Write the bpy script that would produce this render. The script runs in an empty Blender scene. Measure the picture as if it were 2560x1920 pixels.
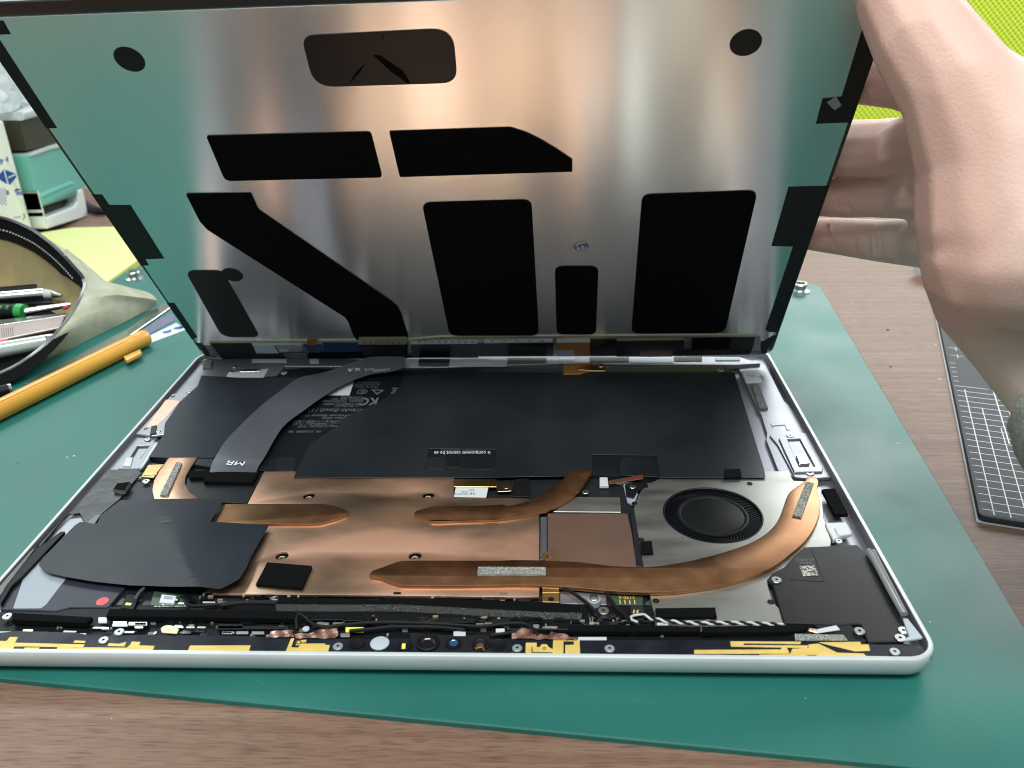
import bpy, bmesh, math, random
from mathutils import Vector, Matrix
from mathutils.geometry import tessellate_polygon
random.seed(7)
S = bpy.context.scene
COL = S.collection

# ------------------------------------------------------------------ camera, world, lamps, exposure
# all measures below are millimetres in the frame of the tablet body: x along its near edge, y away, z up (0 = rim)
CAM = Vector((178.75, -186.91, 175.05))
RT = Vector((0.99905605, 0.03682098, -0.02304837)); UP = Vector((0.00478643, 0.43404291, 0.90087948))
FW = Vector((-0.04317524, 0.90013942, -0.43345695)); FPX = 2178.2
cd = bpy.data.cameras.new('camera'); cam = bpy.data.objects.new('camera', cd); COL.objects.link(cam)
cd.lens = 36 * FPX / 2560; cd.sensor_width = 36; cd.clip_start = 0.01; cd.clip_end = 50
cam.matrix_world = Matrix.Translation(CAM * .001) @ Matrix((RT, UP, -FW)).transposed().to_4x4()
cd.dof.use_dof = True; cd.dof.focus_distance = 0.315; cd.dof.aperture_fstop = 20.0
S.camera = cam
W = bpy.data.worlds.new('World'); S.world = W; W.use_nodes = True
W.node_tree.nodes['Background'].inputs[0].default_value = (.80, .93, .97, 1)
W.node_tree.nodes['Background'].inputs[1].default_value = .29
def lamp(name, loc, target, sx, sy, power, col):
    l = bpy.data.lights.new(name, 'AREA'); l.shape = 'RECTANGLE'; l.size = sx; l.size_y = sy; l.energy = power; l.color = col
    o = bpy.data.objects.new(name, l); COL.objects.link(o); o.location = loc
    o.rotation_euler = (Vector(target) - Vector(loc)).to_track_quat('-Z', 'Y').to_euler()
    return o
lamp('ceiling_lamp', (-.85, 1.45, 1.5), (.0, .2, 0), 1.3, .5, 13, (.90, 1, .98))
lamp('ceiling_lamp', (1.15, 1.9, 1.05), (.2, .2, 0), 1.2, .7, 15, (.95, .98, 1))
lamp('ceiling_lamp', (.20, -.62, 1.7), (.15, .1, 0), 1.7, .5, 27, (1, 1, .96))
S.view_settings.view_transform = 'Standard'; S.view_settings.look = 'None'; S.view_settings.exposure = .7; S.view_settings.gamma = 1
S.cycles.filter_width = 1.0; S.cycles.use_denoising = True; S.cycles.max_bounces = 8

# ------------------------------------------------------------------ measuring helpers
def ray(x, y): return FW + RT * ((x - 1280) / FPX) - UP * ((y - 960) / FPX)
def px(x, y, z):                       # a point measured on the photograph, laid on the level z
    d = ray(x, y); return CAM + d * ((z - CAM.z) / d.z)
def cz(x, y, Z): return CAM + ray(x, y) * Z
PO = Vector((3.03, 212.91, -2.74)); PU = Vector((0.99943384, -0.03069353, 0.01378088)).normalized(); PV = Vector((-0.02846309, -0.55291576, 0.83275087))
PV = (PV - PU * PV.dot(PU)).normalized(); PN = PU.cross(PV)
def pp(x, y, h=0.):                    # the same on the lifted panel: (u, v)
    d = ray(x, y); t = ((PO + PN * h - CAM).dot(PN)) / d.dot(PN); P = CAM + d * t - PO
    return (P.dot(PU), P.dot(PV))
class Fr:                               # an enlarged crop of the photograph the outlines were read from
    def __init__(s, ox, oy, k): s.o = (ox, oy); s.k = k
    def __call__(s, *p): return [(s.o[0] + a * s.k, s.o[1] + b * s.k) for a, b in p]
A1 = Fr(0, 850, .3316); A2 = Fr(0, 1350, .27125); A3 = Fr(550, 1400, .24864); A4 = Fr(1000, 1400, .27125); A5 = Fr(1500, 1350, .40687)
A6 = Fr(600, 1050, .31646); A7 = Fr(1200, 1050, .40687)
B1 = Fr(0, 0, .36166); B2 = Fr(700, 0, .36166); B3 = Fr(1400, 0, .36166); B4 = Fr(1960, 0, .36166); B5 = Fr(0, 500, .36166); B6 = Fr(400, 500, .36166)
B7 = Fr(1100, 500, .38879); B8 = Fr(1860, 500, .42194)
def on(z, pts): return [tuple(px(a, b, z)[:2]) for a, b in pts]
def onp(pts, h=0.): return [pp(a, b, h) for a, b in pts]

# ------------------------------------------------------------------ mesh helpers
WM = {}
MM = Matrix.Scale(.001, 4)
PANEL = Matrix.Translation(PO * .001) @ Matrix((PU, PV, PN)).transposed().to_4x4()
def reg(o, parent, M):
    COL.objects.link(o); WM[o] = M
    if parent is None: o.matrix_world = M
    else:
        o.parent = parent; o.matrix_basis = WM[parent].inverted() @ M
    return o
def tag(o, label=None, cat=None, group=None, kind=None):
    if label: o['label'] = label
    if cat: o['category'] = cat
    if group: o['group'] = group
    if kind: o['kind'] = kind
    return o
def thing(name, label, cat, M, group=None):
    o = bpy.data.objects.new(name, None); o.empty_display_size = .01
    return tag(reg(o, None, M), label, cat, group)
def mk(name, V, F, mat, parent=None, fr=None, smooth=False, fm=None, kind=None, label=None):
    A = (fr if fr is not None else Matrix.Identity(4)) @ MM
    P = [A @ Vector(v) for v in V]
    xs = [min(p[i] for p in P) for i in range(3)]; xe = [max(p[i] for p in P) for i in range(3)]
    c = Vector(((xs[0]+xe[0])/2, (xs[1]+xe[1])/2, (xs[2]+xe[2])/2))
    R = (WM[parent].to_3x3().to_4x4() if parent else (fr.to_3x3().to_4x4() if fr is not None else Matrix.Identity(4)))
    M = Matrix.Translation(c) @ R; Mi = M.inverted()
    me = bpy.data.meshes.new(name); me.from_pydata([tuple(Mi @ p) for p in P], [], F)
    for m in (mat if isinstance(mat, (list, tuple)) else [mat]): me.materials.append(m)
    if fm: me.polygons.foreach_set('material_index', fm)
    if smooth: me.polygons.foreach_set('use_smooth', [True] * len(F))
    me.update()
    o = bpy.data.objects.new(name, me)
    if smooth == 'auto':
        me.polygons.foreach_set('use_smooth', [True] * len(F)); me.set_sharp_from_angle(angle=math.radians(38))
    reg(o, parent, M)
    return tag(o, label, None, None, kind)
def area(p): return .5 * sum(p[i-1][0]*p[i][1] - p[i][0]*p[i-1][1] for i in range(len(p)))
def ccw(p): return list(p) if area(p) > 0 else list(p)[::-1]
def rnd(p, r, n=4):
    if not isinstance(r, (list, tuple)): r = [r] * len(p)
    out = []
    for i in range(len(p)):
        a, b, c = Vector(p[i-1][:2]), Vector(p[i][:2]), Vector(p[(i+1) % len(p)][:2])
        d1, d2 = (a-b), (c-b); L = min(d1.length, d2.length) * .48
        if r[i] <= 0 or L < 1e-4: out.append(tuple(b)); continue
        d1.normalize(); d2.normalize(); k = min(L, r[i] / max(.2, math.tan(max(.1, d1.angle(d2)) / 2)))
        s, e = b + d1*k, b + d2*k
        for j in range(n+1):
            t = j/n; q = s*(1-t)**2 + b*2*t*(1-t) + e*t*t; out.append((q.x, q.y))
    return out
def smo(p, n=4, closed=True):           # Catmull-Rom through the points
    out = []; N = len(p); dim = len(p[0])
    for i in range(N if closed else N-1):
        q = [p[(i+k) % N] if closed else p[min(max(i+k, 0), N-1)] for k in (-1, 0, 1, 2)]
        for j in range(n):
            t = j/n
            out.append(tuple(.5*((2*q[1][d])+(-q[0][d]+q[2][d])*t+(2*q[0][d]-5*q[1][d]+4*q[2][d]-q[3][d])*t*t+(-q[0][d]+3*q[1][d]-3*q[2][d]+q[3][d])*t**3) for d in range(dim)))
    if not closed: out.append(tuple(p[-1]))
    return out
def inset(p, b):
    out = []
    for i in range(len(p)):
        a, v, c = Vector(p[i-1]), Vector(p[i]), Vector(p[(i+1) % len(p)])
        e1, e2 = (v-a), (c-v)
        if e1.length < 1e-6: e1 = e2
        if e2.length < 1e-6: e2 = e1
        e1.normalize(); e2.normalize(); n = Vector((-e1.y, e1.x)) + Vector((-e2.y, e2.x))
        if n.length < 1e-3: n = Vector((-e1.y, e1.x))
        n.normalize(); k = b / max(.45, n.dot(Vector((-e1.y, e1.x)))); out.append((v.x + n.x*k, v.y + n.y*k))
    return out
def plate(name, pts, z0, z1, mat, parent=None, fr=None, b=.12, holes=(), rb=False, zf=None, smooth=False, label=None, side=None, kind=None):
    """a slab of outline pts from z0 up to z1, with a small chamfer (rb: rounded shoulder) and optional holes"""
    loops = [ccw(pts)] + [ccw(h)[::-1] for h in holes]
    b = min(b, abs(z1 - z0) * .6)
    prof = [(0, z0), (0, z1-b), (b, z1)] if not rb else [(b*.4, z0), (0, z0+b*.4), (0, z1-b), (b*.3, z1-b*.3), (b, z1)]
    V, F, fm = [], [], []; tops = []; nt = []
    for L in loops:
        base = len(V); n = len(L)
        for o_, z in prof:
            V += [(q[0], q[1], z) for q in (inset(L, o_) if o_ else L)]
        for k in range(len(prof)-1):
            for i in range(n):
                j = (i+1) % n
                F.append((base+k*n+i, base+k*n+j, base+(k+1)*n+j, base+(k+1)*n+i)); fm.append(1 if side else 0)
        top = list(range(base+(len(prof)-1)*n, base+len(prof)*n)); nt.append(top); tops.append([Vector((V[t][0], V[t][1], 0)) for t in top])
    flat = [t for T in nt for t in T]; nb = []; base = 0
    for T in nt: nb += [T[0] - (len(prof)-1)*len(T) + i for i in range(len(T))]
    for tri in tessellate_polygon(tops):
        a = [flat[t] for t in tri]
        nz = (Vector(V[a[1]]) - Vector(V[a[0]])).cross(Vector(V[a[2]]) - Vector(V[a[0]])).z
        if nz < 0: a = a[::-1]
        F.append(tuple(a)); fm.append(0)
        m = {f: g for f, g in zip(flat, nb)}
        F.append(tuple(m[t] for t in a[::-1])); fm.append(0)
    if zf: V = [(x, y, z + zf(x, y)) for x, y, z in V]
    return mk(name, V, F, [mat, side] if side else mat, parent, fr, smooth='auto' if rb else smooth, fm=fm if side else None, label=label, kind=kind)
def lathe(name, prof, at, mat, parent=None, fr=None, n=20, axis=None, smooth='auto', fm=None, label=None, kind=None, caps=True):
    V, F, I = [], [], []
    for i in range(n):
        a = 2*math.pi*i/n
        V += [(r*math.cos(a), r*math.sin(a), z) for r, z in prof]
    k = len(prof)
    for i in range(n):
        for j in range(k-1):
            F.append((i*k+j, ((i+1) % n)*k+j, ((i+1) % n)*k+j+1, i*k+j+1)); I.append(fm[j] if fm else 0)
    if caps and prof[0][0] > 0: F.append(tuple(i*k for i in range(n))[::-1]); I.append(fm[0] if fm else 0)
    if caps and prof[-1][0] > 0: F.append(tuple(i*k+k-1 for i in range(n))); I.append(fm[-1] if fm else 0)
    Q = Vector((0, 0, 1)).rotation_difference(Vector(axis).normalized()) if axis else None
    V = [tuple((Q @ Vector(v) if Q else Vector(v)) + Vector(at)) for v in V]
    return mk(name, V, F, mat, parent, fr, smooth=smooth, fm=I if fm else None, label=label, kind=kind)
def tube(name, path, r, mat, parent=None, fr=None, n=8, sm=4, label=None, kind=None, flat=1.):
    P = smo([tuple(p) for p in path], sm, False) if sm else path
    V, F = [], []; N = len(P); rr = r if isinstance(r, (list, tuple)) else [r, r]; up = Vector((0, 0, 1))
    for i, p in enumerate(P):
        t = (Vector(P[min(i+1, N-1)]) - Vector(P[max(i-1, 0)])).normalized()
        s = t.cross(up); s = s.normalized() if s.length > 1e-3 else Vector((1, 0, 0)); w = s.cross(t)
        f = i/(N-1)*(len(rr)-1); k = min(int(f), len(rr)-2); R = rr[k]*(1-f+k) + rr[k+1]*(f-k)
        V += [tuple(Vector(p) + s*math.cos(a)*R + w*math.sin(a)*R*flat) for a in [2*math.pi*j/n for j in range(n)]]
    for i in range(N-1):
        for j in range(n): F.append((i*n+j, i*n+(j+1) % n, (i+1)*n+(j+1) % n, (i+1)*n+j))
    F.append(tuple(range(n))); F.append(tuple(range((N-1)*n, N*n))[::-1])
    F = [f[::-1] for f in F]
    return mk(name, V, F, mat, parent, fr, smooth='auto', label=label, kind=kind)
def loft(name, rows, mat, parent=None, fr=None, smooth=True, label=None, thick=0, kind=None):
    n = len(rows[0]); V = [tuple(p) for r_ in rows for p in r_]
    F = [(i*n+j, i*n+j+1, (i+1)*n+j+1, (i+1)*n+j) for i in range(len(rows)-1) for j in range(n-1)]
    if thick:
        m = len(V); nr = [Vector()] * m
        nr = [Vector((0, 0, 0)) for _ in V]
        for f in F:
            q = (Vector(V[f[1]])-Vector(V[f[0]])).cross(Vector(V[f[3]])-Vector(V[f[0]]))
            for t in f: nr[t] += q
        V += [tuple(Vector(v) - (nr[i].normalized() if nr[i].length else Vector((0, 0, 1)))*thick) for i, v in enumerate(V)]
        F2 = [tuple(t+m for t in f[::-1]) for f in F]
        R = len(rows); edge = [j for j in range(n)] + [i*n+n-1 for i in range(1, R)] + [(R-1)*n+j for j in range(n-2, -1, -1)] + [i*n for i in range(R-2, 0, -1)]
        F = F + F2 + [(edge[i], edge[i]+m, edge[(i+1) % len(edge)]+m, edge[(i+1) % len(edge)]) for i in range(len(edge))]
        smooth = 'auto'
    return mk(name, V, F, mat, parent, fr, smooth=smooth, label=label, kind=kind)
def box(name, x0, x1, y0, y1, z0, z1, mat, parent=None, fr=None, b=.3, **k):
    return plate(name, [(x0, y0), (x1, y0), (x1, y1), (x0, y1)], z0, z1, mat, parent, fr, b=b, **k)
def txt(s, size, at, rot, mat, parent, fr=None, wide=1., h=.015, name='printed_text', bold=0.):
    c = bpy.data.curves.new('t', 'FONT'); c.body = s; c.size = 1; c.align_x = 'CENTER'; c.align_y = 'CENTER'; c.resolution_u = 2; c.offset = bold
    o = bpy.data.objects.new('t', c); me = bpy.data.meshes.new_from_object(o)
    cs, sn = math.cos(rot), math.sin(rot); V = []
    for v in me.vertices:
        x, y = v.co.x*size*wide, v.co.y*size; V.append((at[0]+x*cs-y*sn, at[1]+x*sn+y*cs, at[2]+h))
    F = [tuple(p.vertices) for p in me.polygons]
    bpy.data.objects.remove(o); bpy.data.curves.remove(c); bpy.data.meshes.remove(me)
    return mk(name, V, F, mat, parent, fr) if V else None
def dup(o, loc_mm):                    # copy of a part beside its source (same parent)
    c = o.copy(); COL.objects.link(c); c.parent = o.parent; c.matrix_basis = o.matrix_basis.copy()
    M = WM[o].copy(); M.translation = Vector(loc_mm) * .001; WM[c] = M
    c.matrix_basis = (WM[o.parent].inverted() @ M) if o.parent else M
    return c

# ------------------------------------------------------------------ materials
def mat(name, col, rough=.5, metal=0., var=0., vs=200., bump=0., bs=600., stretch=(1, 1, 1), col2=None, spec=.5, aniso=0., tangent=None, coat=0., lo=.35, hi=.65, detail=4, rvar=0., sss=0., trans=0., alpha=1., emit=0.):
    m = bpy.data.materials.new(name); m.use_nodes = True; t = m.node_tree; B = t.nodes['Principled BSDF']; ln = t.links.new
    col = tuple(col) + (1,); I = B.inputs
    I['Base Color'].default_value = col; I['Roughness'].default_value = rough; I['Metallic'].default_value = metal; I['Specular IOR Level'].default_value = spec
    if coat: I['Coat Weight'].default_value = coat; I['Coat Roughness'].default_value = .15
    if trans: I['Transmission Weight'].default_value = trans
    if alpha < 1: I['Alpha'].default_value = alpha
    if sss: I['Subsurface Weight'].default_value = sss; I['Subsurface Radius'].default_value = (.004, .0016, .0009); I['Subsurface Scale'].default_value = 1
    tc = t.nodes.new('ShaderNodeTexCoord'); mp = t.nodes.new('ShaderNodeMapping'); ln(tc.outputs['Object'], mp.inputs[0]); mp.inputs['Scale'].default_value = stretch
    if var or col2 or rvar:
        nz = t.nodes.new('ShaderNodeTexNoise'); nz.inputs['Scale'].default_value = vs; nz.inputs['Detail'].default_value = detail; ln(mp.outputs[0], nz.inputs['Vector'])
        rp = t.nodes.new('ShaderNodeMapRange'); rp.inputs[1].default_value = lo; rp.inputs[2].default_value = hi; ln(nz.outputs['Fac'], rp.inputs[0])
        if var or col2:
            mx = t.nodes.new('ShaderNodeMix'); mx.data_type = 'RGBA'; ln(rp.outputs[0], mx.inputs['Factor'])
            c2 = (tuple(col2) + (1,)) if col2 else tuple(min(1, c*(1+var)) for c in col[:3]) + (1,)
            c1 = col if col2 else tuple(c*(1-var) for c in col[:3]) + (1,)
            mx.inputs[6].default_value = c1; mx.inputs[7].default_value = c2; ln(mx.outputs[2], I['Base Color'])
        if rvar:
            r2 = t.nodes.new('ShaderNodeMapRange'); r2.inputs[3].default_value = max(.02, rough-rvar); r2.inputs[4].default_value = rough+rvar; ln(rp.outputs[0], r2.inputs[0]); ln(r2.outputs[0], I['Roughness'])
    if bump:
        n2 = t.nodes.new('ShaderNodeTexNoise'); n2.inputs['Scale'].default_value = bs; n2.inputs['Detail'].default_value = 3; ln(mp.outputs[0], n2.inputs['Vector'])
        bp = t.nodes.new('ShaderNodeBump'); bp.inputs['Strength'].default_value = bump; bp.inputs['Distance'].default_value = .001; ln(n2.outputs['Fac'], bp.inputs['Height']); ln(bp.outputs[0], I['Normal'])
    if aniso:
        I['Anisotropic'].default_value = aniso
        cx = t.nodes.new('ShaderNodeVectorTransform'); cx.convert_from = 'OBJECT'; cx.convert_to = 'WORLD'; cx.inputs[0].default_value = tangent; ln(cx.outputs[0], I['Tangent'])
    return m
def nd(m, typ): return m.node_tree.nodes.new(typ)
M = {}
M['alu'] = mat('anodised_aluminium', (.56, .62, .63), .38, .25, var=.04, vs=60, bump=.02, bs=3000)
M['alu_in'] = mat('bare_aluminium', (.30, .31, .345), .42, .75, var=.05, vs=40)
M['brush'] = mat('brushed_metal', (.84, .85, .84), .27, 1., var=.02, vs=2200, stretch=(.07, 1, 1), aniso=.92, tangent=(0, 1, 0), bump=.008, bs=3000)
M['glass'] = mat('black_glass', (.006, .008, .009), .25, coat=.3)
M['tape'] = mat('black_tape', (.007, .009, .009), .5, var=.2, vs=80, spec=.3)
M['foam'] = mat('black_foam', (.0035, .004, .0045), .9, var=.3, vs=2500, bump=.25, bs=2500, spec=.08)
M['sticker'] = mat('brown_black_film', (.014, .0115, .0115), .45, spec=.28)
M['charcoal'] = mat('charcoal_film', (.010, .012, .012), .55, spec=.3)
M['graphite'] = mat('graphite_sheet', (.011, .015, .019), .36, spec=.35, var=.12, vs=30, bump=.03, bs=60, rvar=.04)
M['graphite2'] = mat('graphite_foil', (.017, .021, .029), .38, spec=.22, var=.1, vs=25, bump=.06, bs=90, rvar=.05)
M['battery'] = mat('battery_wrap', (.006, .008, .010), .45, spec=.2, bump=.03, bs=80)
M['ribbon'] = mat('ribbon_film', (.11, .115, .14), .36, .4, var=.05, vs=60)
M['copper'] = mat('copper_plate', (.56, .405, .285), .39, 1., col2=(.76, .455, .325), vs=22, stretch=(.6, 1.3, 1), bump=.03, bs=1500, rvar=.07, lo=.42, hi=.58, aniso=.4, tangent=(0, 1, 0))
M['pipe'] = mat('copper_pipe', (.35, .175, .085), .38, 1., col2=(.42, .22, .115), vs=140, lo=.3, hi=.7, bump=.03, bs=2500, rvar=.04)
M['pipe2'] = mat('pink_copper', (.80, .47, .33), .36, 1., col2=(.86, .55, .41), vs=300, bump=.05, bs=1500)
M['foil'] = mat('copper_foil', (.86, .52, .42), .33, 1., bump=.35, bs=260)
M['nickel'] = mat('nickel_plate', (.42, .43, .40), .46, 1., var=.06, vs=150, stretch=(.2, 1, 1), bump=.03, bs=1500, rvar=.05)
M['steel'] = mat('polished_steel', (.62, .63, .63), .2, 1.)
M['screw'] = mat('screw_steel', (.50, .52, .50), .3, 1.)
M['screw_w'] = mat('zinc_screw', (.42, .48, .49), .4, .6)
M['dark'] = mat('dark_recess', (.008, .008, .008), .6)  # near-black also stands in for shade inside screw sockets and slots
M['gold'] = mat('gold_trace', (.66, .48, .13), .5, .12, var=.1, vs=150)
M['brass'] = mat('brass', (.62, .43, .20), .3, 1.)
M['flex'] = mat('antenna_flex', (.010, .012, .020), .42, spec=.2, var=.4, vs=90, bump=.08, bs=160, rvar=.1)
M['plastic'] = mat('black_plastic', (.005, .006, .007), .5, spec=.2, var=.1, vs=100, bump=.03, bs=2000)
M['module'] = mat('speaker_plastic', (.010, .011, .013), .5, spec=.3, var=.06, vs=100, bump=.04, bs=3000)
M['navy'] = mat('navy_plastic', (.022, .024, .038), .42, spec=.25, var=.15, vs=50)
M['pcb'] = mat('black_board', (.010, .012, .014), .4, bump=.06, bs=900)
M['green'] = mat('green_board', (.03, .06, .035), .4)
M['speck'] = mat('speckled_foam', (.10, .11, .10), .8, col2=(.62, .64, .60), vs=3800, lo=.48, hi=.66, bump=.4, bs=3800, detail=2)
M['speckd'] = mat('dark_speckled_foam', (.045, .05, .045), .8, col2=(.42, .44, .40), vs=3800, lo=.5, hi=.68, bump=.4, bs=3800, detail=2)
M['white'] = mat('white_plastic', (.50, .54, .57), .42)
M['label'] = mat('paper_label', (.55, .60, .62), .5)
M['ink'] = mat('black_ink', (.02, .02, .025), .6)
M['wink'] = mat('white_ink', (.62, .66, .66), .6)
M['gink'] = mat('grey_ink', (.12, .13, .14), .6)
M['bink'] = mat('blue_ink', (.02, .07, .30), .5)
M['grey'] = mat('grey_plastic', (.27, .31, .36), .45, spec=.3)
M['solder'] = mat('solder', (.60, .63, .60), .25, .8)
M['rubber'] = mat('black_cable', (.007, .007, .008), .42, spec=.25)
M['wwire'] = mat('white_cable', (.50, .53, .50), .45)
M['blue'] = mat('blue_flex', (.01, .035, .12), .35)
M['amber'] = mat('amber_flex', (.34, .16, .045), .35, .3)
M['brown'] = mat('brown_flex', (.10, .03, .018), .4)
M['red'] = mat('red_sticker', (.62, .03, .05), .4)
M['lens'] = mat('lens_glass', (.004, .006, .010), .06, coat=1)
M['lensb'] = mat('blue_lens', (.01, .06, .16), .08, coat=1)
M['led'] = mat('yellow_led', (.80, .78, .12), .4)
M['frost'] = mat('frosted_disc', (.40, .47, .52), .5, spec=.3)
M['olive'] = mat('olive_strip', (.45, .46, .30), .35, .5)
M['clear'] = mat('clear_film', (.010, .012, .014), .25, spec=.3)

# ------------------------------------------------------------------ setting: desk
ZM, ZD = -8.7, -10.7
wood = mat('walnut_laminate', (.135, .082, .058), .56, bump=.05, bs=300, stretch=(.10, 1, 1))
t = wood.node_tree; B = t.nodes['Principled BSDF']; ln = t.links.new
tc = nd(wood, 'ShaderNodeTexCoord'); mp = nd(wood, 'ShaderNodeMapping'); ln(tc.outputs['Object'], mp.inputs[0]); mp.inputs['Scale'].default_value = (5, 260, 1); mp.inputs['Rotation'].default_value = (0, 0, -.03)
n1 = nd(wood, 'ShaderNodeTexNoise'); n1.inputs['Scale'].default_value = 1; n1.inputs['Detail'].default_value = 6; n1.inputs['Distortion'].default_value = .6; ln(mp.outputs[0], n1.inputs['Vector'])
mp2 = nd(wood, 'ShaderNodeMapping'); ln(tc.outputs['Object'], mp2.inputs[0]); mp2.inputs['Scale'].default_value = (110, 2600, 1)
n2 = nd(wood, 'ShaderNodeTexNoise'); n2.inputs['Scale'].default_value = 1; n2.inputs['Detail'].default_value = 3; ln(mp2.outputs[0], n2.inputs['Vector'])
cr = nd(wood, 'ShaderNodeValToRGB'); ln(n1.outputs['Fac'], cr.inputs[0])
cr.color_ramp.elements[0].position = .3; cr.color_ramp.elements[0].color = (.160, .086, .055, 1); cr.color_ramp.elements[1].position = .72; cr.color_ramp.elements[1].color = (.235, .145, .104, 1)
mx = nd(wood, 'ShaderNodeMix'); mx.data_type = 'RGBA'; mx.blend_type = 'MULTIPLY'; mx.inputs['Factor'].default_value = 1; ln(cr.outputs[0], mx.inputs[6])
r2 = nd(wood, 'ShaderNodeMapRange'); r2.inputs[1].default_value = .36; r2.inputs[2].default_value = .52; r2.inputs[3].default_value = .52; ln(n2.outputs['Fac'], r2.inputs[0]); ln(r2.outputs[0], mx.inputs[7])
ln(mx.outputs[2], B.inputs['Base Color'])
desk = box('desk', -900, 1000, -420, 640, ZD-28, ZD, wood, b=1.5); tag(desk, kind='structure')
wall = mat('painted_wall', (.55, .56, .54), .8)
fl = box('floor', -3000, 3000, -1500, 3200, -760, -750, mat('floor_vinyl', (.30, .29, .27), .6)); tag(fl, kind='structure')
wl = box('wall', -3000, 3000, 2400, 2500, -750, 1900, wall); tag(wl, kind='structure')

# ------------------------------------------------------------------ green cutting mat
matm = mat('teal_vinyl', (.011, .122, .102), .46, var=.10, vs=18, bump=.04, bs=1400, rvar=.05)
t = matm.node_tree; B = t.nodes['Principled BSDF']
MQ = [(317, -33), (347, 337), (-113, 384), (-140, 16)]
cm = thing('cutting_mat', 'large teal green cutting mat lying under the opened tablet', 'cutting mat', Matrix.Translation(Vector((100, 175, ZD))*.001))
plate('mat_sheet', rnd(MQ, [1, 7, 7, 7], 6), ZD+.02, ZM, matm, cm, b=.4)
for (x, y) in [(336, 697), (1999, 728)]:
    p = px(x, y, ZM); lathe('snap_button', [(6.2, 0), (6.0, .7), (4.4, 1.3), (3.7, 1.6), (3.7, 4.2), (4.2, 4.7), (3.8, 5.2), (3.1, 5.2), (2.9, 4.4), (2.9, 1.6), (0, 1.4)], (p.x, p.y, ZM+.01), M['screw'], cm, n=28)
edge = [on(ZM, [(0, 1692)])[0]]

# ------------------------------------------------------------------ tablet body
TB = thing('tablet_body', 'silver tablet body lying open with copper heat pipes, black battery and fan exposed', 'tablet', Matrix.Translation(Vector((143.5, 106, ZM))*.001))
Wd, Dp = 287., 217.
def rrect(i, r=9.): 
    r = max(1.2, r - i); x0, x1, y0, y1 = i, Wd-i, i, Dp-i; out = []
    for cx, cy, a0 in [(x1-r, y0+r, -90), (x1-r, y1-r, 0), (x0+r, y1-r, 90), (x0+r, y0+r, 180)]:
        out += [(cx+r*math.cos(math.radians(a0+k*11.25)), cy+r*math.sin(math.radians(a0+k*11.25))) for k in range(9)]
    return out
prof = [(9., ZM), (5.2, ZM+.15), (3.0, ZM+.9), (1.5, ZM+2.1), (.55, ZM+3.8), (.12, ZM+5.6), (0, ZM+7.0), (.05, -.8), (.3, -.2), (.75, 0), (1.5, 0), (1.7, -.25), (1.8, -4.4)]
V, F = [], []
for i, z in prof: V += [(x, y, z) for x, y in rrect(i)]
n = 36
for k in range(len(prof)-1):
    for i in range(n): F.append((k*n+i, k*n+(i+1) % n, (k+1)*n+(i+1) % n, (k+1)*n+i))
F.append(tuple(range(n))[::-1]); F.append(tuple(range((len(prof)-1)*n, len(prof)*n)))
mk('shell', V, F, [M['alu'], M['alu_in']], TB, smooth='auto', fm=[1 if i // 36 >= 11 else 0 for i in range((len(prof)-1)*36)] + [0, 1])
FZ = -4.4
def P(name, z, pts, m, th=.5, r=0., b=.1, **k):      # a part of the body: outline measured on level z
    q = on(z, pts); q = rnd(q, r) if r else q
    return plate(name, q, z-th, z, m, TB, b=b, **k)
# inner side rails and back ledge of the casting
P('side_rail', -3.0, B7((1905, 1050), (2075, 1020), (2212, 1290)) + B8((380, 1320), (545, 1640), (430, 1650), (300, 1640), (200, 1600), (130, 1420), (135, 1380), (100, 1270)) + B7((2050, 1360),), M['alu_in'], 1.2, b=.2)
P('side_rail', -3.0, A1((1510, 130), (1620, 150), (1560, 260), (1400, 470), (1150, 780), (900, 1090), (660, 1400), (420, 1640), (180, 1640), (560, 1240)), M['alu_in'], 1.2, b=.2)
P('back_ledge', -1.6, B6((300, 1100), (1300, 1090)) + B7((430, 1005), (1500, 1003), (1930, 1010), (2060, 1050), (1900, 1060), (1500, 1058), (800, 1050), (0, 1075)) + B6((1300, 1150), (860, 1150), (800, 1230), (300, 1230)), M['alu_in'], 2.2, b=.2)
# mainboard carrier below everything at the front
P('main_board', -3.25, A2((980, 380), (1000, 600), (2212, 600)) + A4((0, 420), (2212, 440)) + A7((1060, 1060), (940, 420), (600, 330), (0, 330)) + A6((0, 380),) + A1((1400, 900), (1050, 1050), (1200, 1230)), M['pcb'], .8)
P('front_frame', -2.4, A2((0, 660), (560, 640), (1400, 590)) + A3((600, 420),) + A4((1300, 390), (2212, 430)) + A5((1280, 515), (1650, 615), (1900, 640)) + A5((2040, 700), (2010, 735), (0, 728)) + A2((1800, 1048), (-400, 1025), (-300, 800)), M['plastic'], 1.6, b=.2)
P('antenna_board', -1.0, A2((-460, 900), (160, 835), (700, 850), (850, 880), (1320, 870), (2212, 880)) + A3((490, 775), (1150, 788)) + A4((1030, 722), (2212, 735)) + A5((800, 615), (1500, 618), (1700, 640), (1900, 640), (2030, 690), (2040, 712), (2000, 737), (300, 730)) + A4((0, 880),) + A2((1800, 1050), (0, 1030), (-500, 1024)), M['flex'], 1.2, b=.15)
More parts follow.
